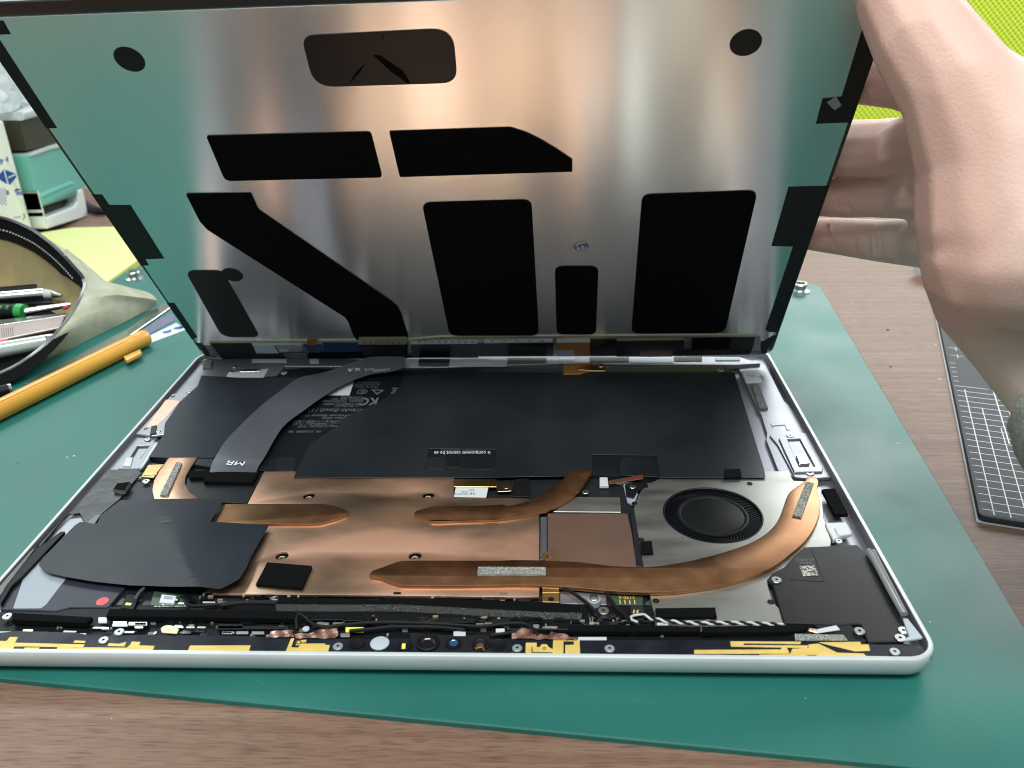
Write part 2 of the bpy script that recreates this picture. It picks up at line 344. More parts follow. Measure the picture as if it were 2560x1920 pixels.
# battery with its wrap, graphite sheets
P('sensor_board', -2.7, A1((1000, 1060), (1150, 1090), (1200, 1230), (880, 1230)), M['navy'], .5)
bat = P('battery', -1.5, B6((300, 1232), (800, 1215), (850, 1170), (1000, 1158), (1300, 1165), (1640, 1180), (1900, 1160)) + B7((300, 1072), (800, 1056), (1200, 1068), (1820, 1062), (1895, 1105)) + A7((1745, 300), (1755, 350), (1100, 352)) + A6((2000, 400), (135, 395)) + A1((1600, 960), (1120, 880), (1250, 700), (1500, 330)), M['battery'], 2.4, r=1.2, b=.6, rb=True)
lip = A6((440, 457), (1455, 457), (2000, 453)) + A7((400, 345), (690, 340))
win1 = rnd(on(-1.15, A6((1492, 226), (2022, 231), (2012, 397), (1457, 397))), .5)
GS = B7((0, 1112), (500, 1121), (800, 1116), (1500, 1111), (1890, 1108)) + A7((1745, 300), (1755, 355), (1105, 355), (1085, 216), (690, 213), (685, 342), (400, 346)) + A6((1990, 452), (425, 457), (440, 415), (490, 310), (560, 185), (620, 145), (800, 30)) + B6((1200, 1545), (1330, 1478), (1400, 1448), (1520, 1395), (1620, 1330), (1665, 1280), (1680, 1216))
plate('graphite_sheet', on(-1.15, GS), -1.3, -1.15, M['graphite'], TB, b=.05, holes=[win1], label='large black sheet over the battery with a window cut in it')
GL = B6((285, 1212), (560, 1228), (990, 1226)) + A1((2080, 450), (1880, 640), (1720, 800), (1650, 868), (1600, 887), (1480, 885), (1275, 888), (1120, 882), (1240, 702), (1245, 625), (1350, 470), (1490, 345))
plate('graphite_sheet', rnd(on(-1.1, GL), .6), -1.25, -1.1, M['graphite2'], TB, b=.05, label='smaller slate sheet left of the ribbon cable')
# battery print, upside down as seen from here
def T(s, fr, x, y, h_px, z, m, wide=.78, rot=math.pi, bold=0.):
    a = fr((x, y))[0]; p = px(a[0], a[1], z); up = px(a[0], a[1] - h_px*fr.k, z)
    return txt(s, (up-p).length*1.35, (p.x, p.y, z), rot, m, TB, wide=wide, bold=bold)
zb = -1.5
P('paper_label', -1.42, B6((1108, 1350), (1310, 1350), (1340, 1256), (1180, 1258)), M['label'], .05, b=.02)
T('1577-8700', B6, 1330, 1362, 15, zb, M['gink']); T('Chang Shu Inc.', B6, 1290, 1376, 16, zb, M['gink'])
T('Simplo Technology', B6, 1262, 1392, 16, zb, M['gink']); T('SU1000252-J0081', B6, 1250, 1410, 15, zb, M['gink']); T('11:50 (Rated)', B6, 1290, 1425, 13, zb, M['gink'])
T('4414mAh (Rated) / 13.2V', B6, 1195, 1452, 24, zb, M['gink'], .62); T('Li-Polymer Battery 11.36V', B6, 1130, 1490, 16, zb, M['gink'])
T('surface safety', B6, 1210, 1508, 15, zb, M['gink']); T('Li 50W.h / +140F / 60C', B6, 1100, 1530, 17, zb, M['gink'])
T('J1 / 60.00mAh / 15.2V', B6, 1060, 1548, 14, zb, M['gink']); T('mAh 2150mAh  WW', B6, 1090, 1564, 14, zb, M['gink']); T('00  0100000  00', B6, 1000, 1600, 15, zb, M['gink'])
T('CAUTION 13.2V', B6, 1430, 1262, 11, zb, M['gink']); T('4414mAh 50Wh', B6, 1430, 1278, 11, zb, M['gink']); T('Made in China', B6, 1430, 1294, 11, zb, M['gink'])
T('KC', B6, 1445, 1390, 50, zb, M['gink'], .6, bold=.03); T('CE', B6, 1640, 1315, 40, zb, M['gink'], .5, bold=.02)
p = px(*B6((1397, 1326))[0], zb)
def ring(name, c, r0, r1, z, m, par, n=24, sq=1.):
    q = lambda r: [(c[0]+r*math.cos(2*math.pi*i/n), c[1]+r*sq*math.sin(2*math.pi*i/n)) for i in range(n)]
    return plate(name, q(r1), z-.02, z+.02, m, par, b=.005, holes=[q(r0)])
ring('printed_mark', p, 2.0, 2.4, zb+.02, M['gink'], TB); T('K', B6, 1397, 1326, 26, zb, M['gink'])
tri = on(zb+.02, B6((1460, 1310), (1552, 1312), (1500, 1346))); plate('printed_mark', tri, zb, zb+.03, M['gink'], TB, b=.005, holes=[[(sum(q[0] for q in tri)/3*.42+q[0]*.58, sum(q[1] for q in tri)/3*.42+q[1]*.58) for q in tri]])
T('is component cannot be ea', A6, 1755, 259, 27, zb, M['wink'], .56); T('ens of Swinsure  contact Micro', A6, 1760, 239, 13, zb, M['gink'], .8)
for x0, x1 in [(1470, 1625), (1742, 2012)]:
    P('pull_tab', -1.35, A6((x0, 292), (x1, 292), (x1, 388), (x0, 388)), M['clear'], .1, r=1.1, b=.04)
P('window_slot', -1.40, A6((1625, 368), (1742, 368), (1742, 388), (1622, 388)), M['dark'], .05, b=.01)
for x0, x1 in [(140, 222), (292, 440)]:
    P('pull_tab', -1.38, A6((x0, 298), (x1, 292), (x1-8, 398), (x0-4, 398)), M['clear'], .08, r=1., b=.04)
P('pull_tab', -1.0, A7((862, 250), (900, 226), (1050, 228), (1082, 250), (1098, 350), (860, 338)), M['clear'], .1, r=1., b=.04)
P('pull_tab', -1.6, A7((716, 225), (862, 226), (858, 336), (720, 300)), M['battery'], .4, r=.5)
# ribbon cable arching out of the panel down to the board connector
L_ = B6((1450, 1085), (1300, 1135), (1190, 1175), (1090, 1203), (960, 1232), (820, 1330), (680, 1440)) + A1((1720, 740), (1645, 850), (1600, 930), (1580, 998))
R_ = B6((1692, 1085), (1690, 1150), (1610, 1185), (1450, 1208), (1280, 1272), (1150, 1346), (1000, 1452)) + A1((2130, 660), (1998, 880), (1955, 945), (1930, 1000))
Z_ = [4.5, 2.6, 1.6, 1.1, .9, 1.2, 1.6, 1.7, 1.0, .1, -.4]
rows = []
for a, b_, z in zip(L_, R_, Z_):
    A_, B_ = px(*a, z), px(*b_, z); rows.append([tuple(A_.lerp(B_, k/6) + Vector((0, 0, .25*math.sin(math.pi*k/6)))) for k in range(7)])
rows = [list(r_) for r_ in zip(*[smo([row[k] for row in rows], 4, False) for k in range(7)])]
loft('ribbon_cable', rows, M['ribbon'], TB, thick=.12)
T('MB', A1, 1782, 922, 40, .7, M['wink'], 1., rot=math.pi-.05, bold=.012)
for s, x, y, h, w in [('TX', 1398, 1140, 26, .9), ('K4', 1340, 1170, 28, .8), ('FPC 00', 1490, 1146, 15, .9), ('A14 0852', 1500, 1160, 15, .9), ('B7023', 1530, 1175, 14, 1), ('LOT 3', 1560, 1150, 14, 1)]:
    T(s, B6, x, y, h, 2.2, M['wink'], w, rot=math.pi+.35)
P('connector_cover', -.5, A1((1430, 985), (1585, 985), (1548, 1034), (1424, 1034)), M['foam'], 1.4)
P('connector_cover', -.3, A1((1560, 1002), (1955, 985), (1905, 1070), (1535, 1064)), M['foam'], 1.7)
P('board_shield', -2.2, A1((1400, 1035), (1985, 1000), (1862, 1230), (1500, 1212), (1428, 1160), (1396, 1100)), M['pcb'], .6)
# copper heat spreader with four screw wells
hz = -1.5
wells = [A6((544, 598))[0], A6((1488, 594))[0], A6((331, 1072))[0], A6((1383, 1072))[0]]
hole = []
for w in wells:
    c = px(*w, hz); hole.append([(c.x+2.15*math.cos(k*math.pi/10), c.y+2.15*math.sin(k*math.pi/10)) for k in range(20)])
HS = A6((190, 405), (440, 404), (440, 440), (1690, 440), (1690, 612), (2212, 620)) + A7((50, 480), (300, 480), (365, 580), (365, 855)) + A4((1286, 250), (1283, 340)) + A6((2212, 1400), (1200, 1385), (0, 1377)) + A2((1865, 492),) + A6((0, 1150), (60, 658))
plate('heat_spreader', on(hz, HS), hz-.9, hz, M['copper'], TB, b=.25, holes=hole, rb=True)
# ------- screws
scr = {}
def screw(z, fr, x, y, r=1.3, kind='screw', hgt=.55):
    key = (kind, r)
    c = px(*fr((x, y))[0], z)
    if key not in scr:
        rr = r*.30; w = 1 if kind == 'screw' else 0
        o = lathe('screw', [(r, -hgt), (r, -.15), (r-.15, 0), (rr, 0), (rr*.9, -.25), (0, -.28)], (c.x, c.y, z), [M['screw'] if kind == 'screw' else M['screw_w'] if kind == 'w' else M['plastic'], M['dark']], TB, n=18, fm=[0, 0, 0, 1, 1])
        scr[key] = (o, c.z - hgt/2 - .0); return o
    return dup(scr[key][0], (c.x, c.y, z-hgt/2))
for w in wells:
    c = px(*w, hz-1.0); dupz = screw(hz-1.05, Fr(0, 0, 1), w[0]-1, w[1]+6, 1.35)
# ------- heat pipes
def pipe(pts, z, th, m, sm=3, b=.32, label=None, hp='heat_pipe'):
    q = smo(on(z, pts), sm) if sm else rnd(on(z, pts), .8)
    return plate(hp, q, z-th, z, m, TB, b=b, rb=True, label=label)
pipe(A6((-230, 822), (-225, 815), (-122, 665), (-118, 660), (200, 660), (660, 660), (720, 668), (800, 692), (850, 715), (866, 735), (850, 752), (760, 785), (640, 818), (560, 824), (200, 822)), -.6, 1.1, M['pipe'], sm=0, label='short copper heat pipe ending in a blunt tip beside the left sheet')
pipe(A6((1376, 740), (1390, 718), (1440, 702), (1520, 684), (1600, 679), (1900, 676), (2080, 664)) + A7((160, 528), (240, 513), (330, 482), (420, 432), (490, 382), (535, 335), (560, 310), (690, 305), (668, 348), (620, 420), (545, 488), (420, 550), (300, 584), (150, 608), (40, 617)) + A6((2040, 788), (1700, 798), (1540, 804), (1490, 793), (1420, 765), (1385, 752)), -.6, 1.2, M['pipe'], b=.18, label='curved copper heat pipe sweeping back under the battery sheet')
HP = A6((1020, 1217), (1050, 1187), (1120, 1162), (1200, 1132), (1260, 1114), (1330, 1107), (1700, 1107), (2060, 1107)) + A7((200, 858), (365, 860), (600, 870), (800, 893), (960, 902), (1100, 895), (1300, 862), (1500, 810), (1650, 758), (1760, 695), (1822, 628), (1855, 560), (1880, 485), (1905, 438), (1960, 400), (1995, 375), (2010, 350), (2045, 344), (2078, 365), (2078, 395), (2072, 425), (2086, 475), (2092, 520), (2086, 580), (2055, 660), (2000, 742), (1900, 830), (1780, 915), (1600, 982), (1400, 1025), (1200, 1052), (1000, 1058), (800, 1049), (600, 1030), (400, 1017), (200, 1013)) + A6((2060, 1305), (1700, 1310), (1320, 1311), (1250, 1303), (1180, 1280), (1120, 1255), (1050, 1243), (1025, 1232))
pipe(HP, -.4, 1.3, M['pipe'], sm=2, b=.34, label='long copper heat pipe bending round the fan to the right latch')
pipe(A1((1275, 885), (1490, 885), (1440, 955), (1402, 1025), (1393, 1075), (1425, 1140), (1505, 1206), (1165, 1212), (1148, 1130), (1160, 1060), (1205, 980)), -1.0, .6, M['pipe2'], sm=0, b=.15, label='flat pale copper strip with waisted right side by the left latch')
P('foam_strip', -.1, A1((1330, 915), (1370, 926), (1262, 1166), (1203, 1166)), M['speck'], .9, r=.2)
P('foam_strip', .3, A4((720, 60), (1345, 62), (1345, 132), (712, 130)), M['speck'], .7, r=.3)
P('foam_strip', .3, A7((2003, 378), (2052, 386), (1977, 592), (1920, 580)), M['speck'], .7, r=.2)
P('foam_pad', -.2, A6((215, 1122), (566, 1150), (485, 1322), (125, 1292)), M['foam'], 1.3, b=.08)
# ------- lifted sheet at the left, creased
zc = -.25
crease = [px(*q, zc) for q in A1((1172, 1212),) + A2((1815, 478),)]
cd_ = (crease[1]-crease[0]).to_2d().normalized(); cn = Vector((-cd_.y, cd_.x))
def fold(x, y):
    d = abs((Vector((x, y)) - crease[0].to_2d()).dot(cn)); s = (Vector((x, y)) - crease[0].to_2d()).dot(cd_) / (crease[1]-crease[0]).length
    dd_ = (Vector((x, y)) - crease[0].to_2d()).dot(cn); w_ = 40 if dd_ > 0 else 13
    return (.7+1.7*max(0, min(1, s)))*math.exp(-d/w_) + .16*math.sin(d*2.6+s*9)*math.exp(-d/2.5) + .25*math.sin(x*.09)*math.sin(y*.06)
SL1 = A1((700, 1386), (645, 1371), (600, 1372), (560, 1400), (330, 1640)) + A2((400, 162), (368, 205), (360, 240), (400, 280), (450, 310), (600, 345), (850, 387), (1200, 425), (1400, 437), (1600, 458), (1800, 480), (1900, 491), (2100, 472)) + A3((10, 348), (60, 325), (200, 242), (270, 130), (320, 0)) + A1((2030, 1410), (1770, 1396), (1590, 1390), (1690, 1222), (1470, 1211), (905, 1210), (760, 1320), (735, 1380))
def gridsheet(name, outl, z, th, m, parent, zf, step=1.6, label=None):
    bm = bmesh.new(); pts = ccw(outl); vs = [bm.verts.new((x, y, 0)) for x, y in pts]
    for tri in tessellate_polygon([[Vector((x, y, 0)) for x, y in pts]]): 
        try: bm.faces.new([vs[t_] for t_ in tri])
        except ValueError: pass
    bmesh.ops.recalc_face_normals(bm, faces=bm.faces)
    for ax in (0, 1):
        lo_ = min(v.co[ax] for v in bm.verts); hi_ = max(v.co[ax] for v in bm.verts); k = lo_+step
        while k < hi_:
            no = Vector((1, 0, 0)) if ax == 0 else Vector((0, 1, 0))
            bmesh.ops.bisect_plane(bm, geom=bm.verts[:]+bm.edges[:]+bm.faces[:], plane_co=no*k, plane_no=no); k += step
    bm.verts.index_update(); V = [(v.co.x, v.co.y, z+zf(v.co.x, v.co.y)) for v in bm.verts]; F = []
    for f in bm.faces:
        a = [v.index for v in f.verts]
        F.append(tuple(a if f.normal.z > 0 else a[::-1]))
    nV = len(V); V += [(x, y, z_-th) for x, y, z_ in V]; F += [tuple(t_+nV for t_ in f[::-1]) for f in F[:]]
    for e in bm.edges:
        if e.is_boundary: a, b_ = e.verts[0].index, e.verts[1].index; F.append((a, b_, b_+nV, a+nV))
    bm.free(); o = mk(name, V, F, m, parent, smooth='auto', label=label); return o
gridsheet('graphite_sheet', on(zc, SL1), zc, .1, M['graphite2'], TB, fold, label='creased glossy dark sheet lifting at the front left corner')
# ------- fan side
fz = -1.8
fc = (236.2, 73.4); fr_ = 17.2
circ = lambda r, n=64: [(fc[0]+r*math.cos(2*math.pi*i/n), fc[1]+r*math.sin(2*math.pi*i/n)) for i in range(n)]
FP = A7((985, 440), (1030, 395), (1112, 357), (1500, 330), (1745, 345), (1750, 314), (1895, 314), (1925, 372), (2010, 376), (2098, 420), (2110, 600), (2157, 742), (2150, 800), (1990, 900), (1790, 960), (1765, 1005), (1800, 1120)) + A5((1110, 430), (1160, 560), (345, 560), (318, 400), (300, 310)) + A7((1000, 880), (945, 540))
fan = plate('fan_cover', on(fz, FP), fz-.5, fz, M['nickel'], TB, b=.1, holes=[circ(fr_)])
cf = plate('cooling_fan', circ(fr_-.1, 48), fz-2.4, fz-2.0, M['dark'], TB, b=.1)
V, F = [], []
nb_ = 74
for i in range(nb_):
    a0 = 2*math.pi*i/nb_; b0 = len(V)
    for k in range(5):
        r_ = 11.3 + k*1.4; a = a0 - .035*k - .012*k*k*.5
        for dz in (-1.9, -.55):
            for s in (-.16, .16): V.append((fc[0]+r_*math.cos(a)-s*math.sin(a), fc[1]+r_*math.sin(a)+s*math.cos(a), fz+dz))
    for k in range(4):
        q = b0+k*4
        for u_, w_ in ((0, 1), (1, 3), (3, 2), (2, 0)): F.append((q+u_, q+w_, q+4+w_, q+4+u_))
    F.append((b0, b0+1, b0+3, b0+2)); F.append((b0+16, b0+18, b0+19, b0+17))
mk('fan_blades', V, F, mat('fan_plastic', (.006, .007, .010), .4, spec=.25), cf, kind='stuff')
lathe('fan_hub', [(12.6, -.75), (12.5, -.35), (12.1, -.2), (11.3, -.25), (11.0, -.5), (10.6, -.35), (0, -.3)], (fc[0], fc[1], fz), M['plastic'], cf, n=48)
lathe('wall_ring', [(fr_+.25, -.5), (fr_+.25, .05), (fr_-.2, .12), (fr_-.45, -.1), (fr_-.4, -.6)], (fc[0], fc[1], fz), M['plastic'], cf, n=64, caps=False)
P('copper_shield', -1.9, A7((415, 572), (905, 573), (935, 700), (965, 905), (975, 1000), (415, 1000)), mat('rose_copper', (.50, .335, .26), .46, 1., var=.05, vs=60, bump=.02, bs=700), .7, r=.5, b=.2)
P('steel_shield', -2.0, A7((590, 472), (860, 475), (866, 566), (450, 563)), M['nickel'], .6, b=.15)
P('shield_frame', -1.7, A7((922, 540), (947, 543), (1000, 905), (962, 900)), M['pcb'], 1.2)
P('shield_frame', -2.0, A7((372, 595), (410, 595), (410, 858), (370, 858)), M['ribbon'], .8)
c = px(*A7((432, 838))[0], -1.7); ring('gold_ring', c, 1.3, 2.9, -1.7, M['brass'], TB)
P('wire_connector', -1.7, A7((735, 352), (783, 352), (790, 405), (735, 405)), M['white'], 1.)
P('flat_cable', -.9, A7((790, 372), (1000, 335), (1004, 360), (796, 392)), M['brown'], .25)
P('mount_bracket', -1.5, A7((890, 395), (1025, 375), (1035, 410), (975, 425), (945, 480), (900, 470)), M['plastic'], 1.2, r=.5, b=.2)
P('mount_bracket', -1.9, A7((880, 395), (935, 390), (970, 450), (945, 520), (905, 500)), M['grey'], .9, r=.5, b=.2)
P('black_module', -1.2, A7((215, 360), (302, 360), (300, 470), (208, 470)), M['plastic'], 1.8)
P('bracket', -1.0, A6((1692, 465), (2030, 468), (2026, 528), (1690, 525)), M['brass'], .35)
P('bracket', -1.25, A6((2025, 500), (2090, 495), (2155, 510), (2150, 560), (2030, 566)), M['brass'], .3, r=.8)
lab = P('paper_label', -1.38, A6((1705, 527), (1962, 532), (1945, 612), (1690, 608)), M['label'], .1, b=.03, r=.3)
T('LINL SENOV31', A6, 1775, 584, 15, -1.37, M['ink']); T('211 0976', A6, 1800, 566, 14, -1.37, M['ink']); T('N0P', A6, 1830, 549, 13, -1.37, M['ink'])
pd = [('foam_block', (985, 745), (1055, 742), (1065, 815), (993, 818), -.8), ('foam_block', (1500, 303), (1600, 298), (1608, 348), (1503, 350), -.5), ('foam_block', (1078, 1155), (1445, 1150), (1456, 1208), (1085, 1210), -.6), ('foam_block', (2100, 425), (2180, 418), (2262, 575), (2182, 578), -1.0)]
for nm, a, b_, c_, d_, z in pd: P(nm, z, A7(a, b_, c_, d_), M['foam'], 1.4)
for x, y in [(1657, 388), (950, 510), (990, 733), (1082, 1108), (1788, 1114)]: screw(fz+.25, A7, x, y, 1.05, 'black', .4)
screw(-1.2, A6, 2103, 528, 1.3); screw(-1.3, A7, 937, 407, 1.3); screw(-1.6, A7, 648, 440, 1.35); screw(-1.9, A7, 1795, 330, 1.5, 'w')
# ------- right latch, rail label, white connector
fr_o = B8((205, 1410), (365, 1404), (468, 1588), (465, 1608), (298, 1612), (215, 1432)); fr_i = B8((258, 1418), (330, 1414), (420, 1578), (328, 1582))
plate('latch_frame', rnd(on(-1.6, fr_o), .5), -2.9, -1.6, M['alu_in'], TB, b=.25, holes=[ccw(on(-1.6, fr_i))])
P('latch_pin', -1.2, B8((308, 1512), (372, 1508), (390, 1560), (328, 1566)), M['steel'], 1.8, r=.4, b=.3)
P('latch_plate', -2.7, B8((258, 1418), (330, 1414), (352, 1490), (290, 1495)), M['steel'], .2)
P('latch_base', -2.3, B8((150, 1390), (290, 1380), (380, 1380), (520, 1640), (400, 1650), (300, 1640), (200, 1450)), M['alu_in'], .7, r=.8)
screw(-1.9, B8, 273, 1394, 1.5, 'w'); screw(-1.9, B8, 392, 1616, 1.6, 'w')
P('paper_label', -2.85, B7((1938, 1096), (2045, 1090), (2072, 1174), (1970, 1180)), M['label'], .1, b=.03)
T('OD 10 4', B7, 2030, 1135, 12, -2.84, M['gink'], rot=math.pi-.4)
P('foam_strip', -2.1, B7((2004, 1185), (2050, 1183), (2110, 1338), (2056, 1343)), M['speckd'], .9, r=.3)
P('stamped_rib', -2.75, B8((158, 1325), (250, 1318), (272, 1360), (255, 1362), (240, 1332), (172, 1338), (170, 1350)), M['alu_in'], .25)
P('side_connector', -1.2, A7((2120, 630), (2250, 625), (2290, 690), (2170, 735), (2130, 660)), M['white'], 1.6, r=.4, b=.3)
P('side_connector', -.8, A7((2175, 660), (2262, 655), (2285, 700), (2200, 712)), M['white'], 1.2, r=.4, b=.3)
screw(-.7, A7, 2205, 742, 1.2, 'w')
# ------- speaker at the right front corner
spk = A5((1190, 100), (1255, 42), (1580, 27), (1635, 80), (1700, 190), (1850, 470), (1885, 520), (1868, 600), (1840, 622), (1645, 625), (1600, 512), (1500, 518), (1130, 506), (1060, 272), (1025, 245), (1060, 200), (1130, 165))
P('speaker_box', -1.2, spk, M['module'], 2.2, r=.8, b=.3)
P('speaker_lid', -1.08, A5((1295, 45), (1302, 44), (1385, 252), (1378, 253)), M['dark'], .1, b=.02)
P('speaker_lid', -1.08, A5((1170, 236), (1380, 250), (1380, 256), (1170, 241)), M['dark'], .1, b=.02)
P('paper_label', -1.05, A5((1222, 160), (1318, 155), (1342, 217), (1247, 222)), mat('grey_code_label', (.40, .40, .36), .5, col2=(.05, .05, .05), vs=900, lo=.47, hi=.53, detail=1), .1, b=.02)
T('04A4-0', A5, 1265, 140, 17, -1.15, M['gink']); T('AC40K35', A5, 1257, 121, 17, -1.15, M['gink'])
for x, y, r_ in [(1085, 242, 1.75), (1595, 556, 1.6), (1866, 553, 1.6), (1845, 598, 1.5)]: screw(-.7, A5, x, y, 1.6, 'screw', .9)
P('speaker_tab', -1.5, A5((1300, 515), (1530, 510), (1640, 625), (1560, 640), (1420, 585)), M['plastic'], 1.4, r=.5)
for k in range(2):
    tube('clear_seal', [px(*q, .1) for q in A5((1650+k*28, 60+k*6), (1720+k*25, 200), (1800+k*22, 350), (1862+k*14, 455))], .8, mat('clear_adhesive', (.25, .26, .27), .12, coat=1.), TB)
P('corner_seal', -.3, A5((1860, 480), (1890, 480), (1985, 600), (1850, 622), (1900, 590)), M['frost'], .6, r=.4)
# ------- left speaker, red dot, grey cover, foil tape
P('speaker_box', -2.0, A2((215, 330), (330, 60), (560, -40), (1180, 400), (1010, 610), (960, 622), (640, 622), (500, 655), (0, 642), (0, 600), (118, 400)), M['navy'], 2., r=.8, b=.25, label='navy speaker box under the lifted sheet')
P('grey_cover', -1.8, A2((118, 630), (215, 345), (330, 200), (430, 125), (600, 150), (615, 345), (430, 590), (380, 628)), M['grey'], .4, r=.9)
c = px(*A2((943, 562))[0], -1.85); lathe('red_sticker', [(1.9, 0), (1.9, .06), (0, .08)], (c.x, c.y, -2.0), M['red'], TB, n=24)
P('foil_tape', -1.6, A1((810, 978), (1035, 970), (1066, 1000), (992, 1085), (900, 1200), (760, 1315), (690, 1386), (640, 1378), (600, 1302), (515, 1312), (430, 1400), (300, 1560), (270, 1530), (640, 1200)), mat('crinkled_foil', (.028, .030, .036), .4, bump=.9, bs=60), .5, r=.5)
P('foam_block', .3, A1((882, 1080), (985, 1068), (940, 1138), (850, 1126)), M['foam'], 1.6, side=M['speckd'])
P('foil_tab', -1.5, A1((715, 1320), (762, 1315), (712, 1385), (650, 1382)), M['ribbon'], .3)
P('copper_clip', -.9, A1((1115, 940), (1240, 934), (1180, 1008), (1072, 1012)), M['brass'], .8, r=.4, b=.25)
P('copper_clip', -1.4, A1((1072, 1012), (1180, 1010), (1160, 1038), (1065, 1032)), M['brass'], .5)
screw(-1.2, A1, 1100, 1062, 1.5); 
P('latch_frame', -1.8, A1((1020, 770), (1196, 765), (1150, 845), (1062, 965), (890, 966), (960, 862)), M['alu_in'], 1., b=.25, holes=[ccw(on(-1.8, A1((1040, 795), (1130, 790), (1060, 890), (975, 900))))])
P('latch_pin', -1.2, A1((952, 888), (1002, 882), (985, 950), (925, 948)), M['white'], 1.6, r=.3, b=.2)
P('latch_bar', -1.3, A1((1160, 790), (1196, 775), (1080, 950), (1050, 975)), M['white'], .8)
P('clip_bracket', -1.7, A1((1300, 405), (1425, 400), (1440, 440), (1245, 640), (1240, 710), (1130, 722), (1020, 705), (1120, 600)), M['alu_in'], .9, b=.2)
P('copper_tape', -1.6, A1((1250, 448), (1358, 460), (1235, 600), (1175, 650), (1105, 655)), mat('matte_copper_tape', (.80, .50, .40), .55, .5, bump=.4, bs=250), .1, b=.03)
P('clip_slot', -1.0, A1((1140, 650), (1180, 640), (1175, 700), (1130, 712)), M['dark'], .8); screw(-1.4, A1, 1190, 684, 1.3)
for x, y in [(1305, 425), (1100, 668)]: P('clip_slot', -1.66, A1((x-18, y), (x+18, y-8), (x+12, y+4), (x-14, y+10)), M['dark'], .05)
screw(-2.0, A1, 1110, 745, 1.3, 'w'); screw(-2.4, A1, 1425, 385, 1.4)
P('foam_block', -.4, A1((1520, 150), (1600, 150), (1590, 205), (1530, 205)), M['speckd'], 1.4)
P('hinge_bracket', -1.8, B6((460, 1160), (800, 1150), (770, 1225), (440, 1230)), M['alu_in'], .6, b=.2)
P('hinge_plate', -1.3, B6((470, 1195), (750, 1165), (715, 1228), (455, 1230)), M['white'], .4, b=.1); P('hinge_plate', -1.0, B6((560, 1172), (700, 1166), (690, 1185), (550, 1186)), M['steel'], .4)
for x, y in [(515, 1150), (490, 1185)]: screw(-1.0, B6, x, y, 1.1)
screw(-1.3, B6, 857, 1193, 1.6, 'w'); screw(-1.2, B7, 1803, 1092, 1.6, 'w')
P('side_seal', -.4, A2((-10, 430), (290, 90), (330, 70), (60, 420), (0, 520)), mat('smoky_seal', (.06, .065, .06), .2, coat=.8), 1.2, r=.3)
P('side_seal', -.6, A2((0, 470), (330, 90), (560, -80), (600, -80), (210, 330), (110, 420), (0, 600)), M['plastic'], 1.2, r=.3)
# ------- back edge strips just below the panel
for fr, x0, x1, y0, y1, m, nm in [(B6, 635, 875, 1098, 1120, 'white', 'back_strip'), (B6, 1035, 1097, 1098, 1126, 'white', 'back_strip'), (B6, 1375, 1447, 1096, 1124, 'white', 'back_strip'), (B6, 1690, 1787, 1098, 1158, 'white', 'back_strip'), (B6, 1790, 2005, 1096, 1120, 'battery', 'black_label'), (B7, 60, 430, 1020, 1068, 'white', 'back_strip'), (B7, 150, 316, 1016, 1050, 'label', 'paper_label'), (B7, 435, 685, 1014, 1044, 'speckd', 'foam_strip'), (B7, 770, 866, 1014, 1044, 'label', 'paper_label'), (B7, 962, 1214, 1010, 1040, 'speckd', 'foam_strip'), (B7, 1505, 1685, 1006, 1036, 'speckd', 'foam_strip'), (B7, 1772, 1930, 1010, 1030, 'label', 'paper_label'), (B7, 686, 768, 1016, 1048, 'white', 'back_strip'), (B7, 1216, 1500, 1010, 1046, 'white', 'back_strip')]:
    P(nm, -1.3 if nm != 'paper_label' else -1.15, fr((x0, y0), (x1, y0), (x1, y1), (x0, y1)), M[m], .3, b=.05)
P('earth_clip', -.6, B7((795, 1055), (960, 1048), (1040, 1050), (1078, 1075), (1062, 1100), (960, 1102), (905, 1118), (795, 1120)), M['amber'], .35, r=.5)
P('earth_clip', -.35, B7((885, 1082), (960, 1058), (1070, 1072), (1060, 1098), (970, 1098), (890, 1090)), M['brass'], .3, r=.5)
screw(-.1, B7, 1036, 1064, 1.6)
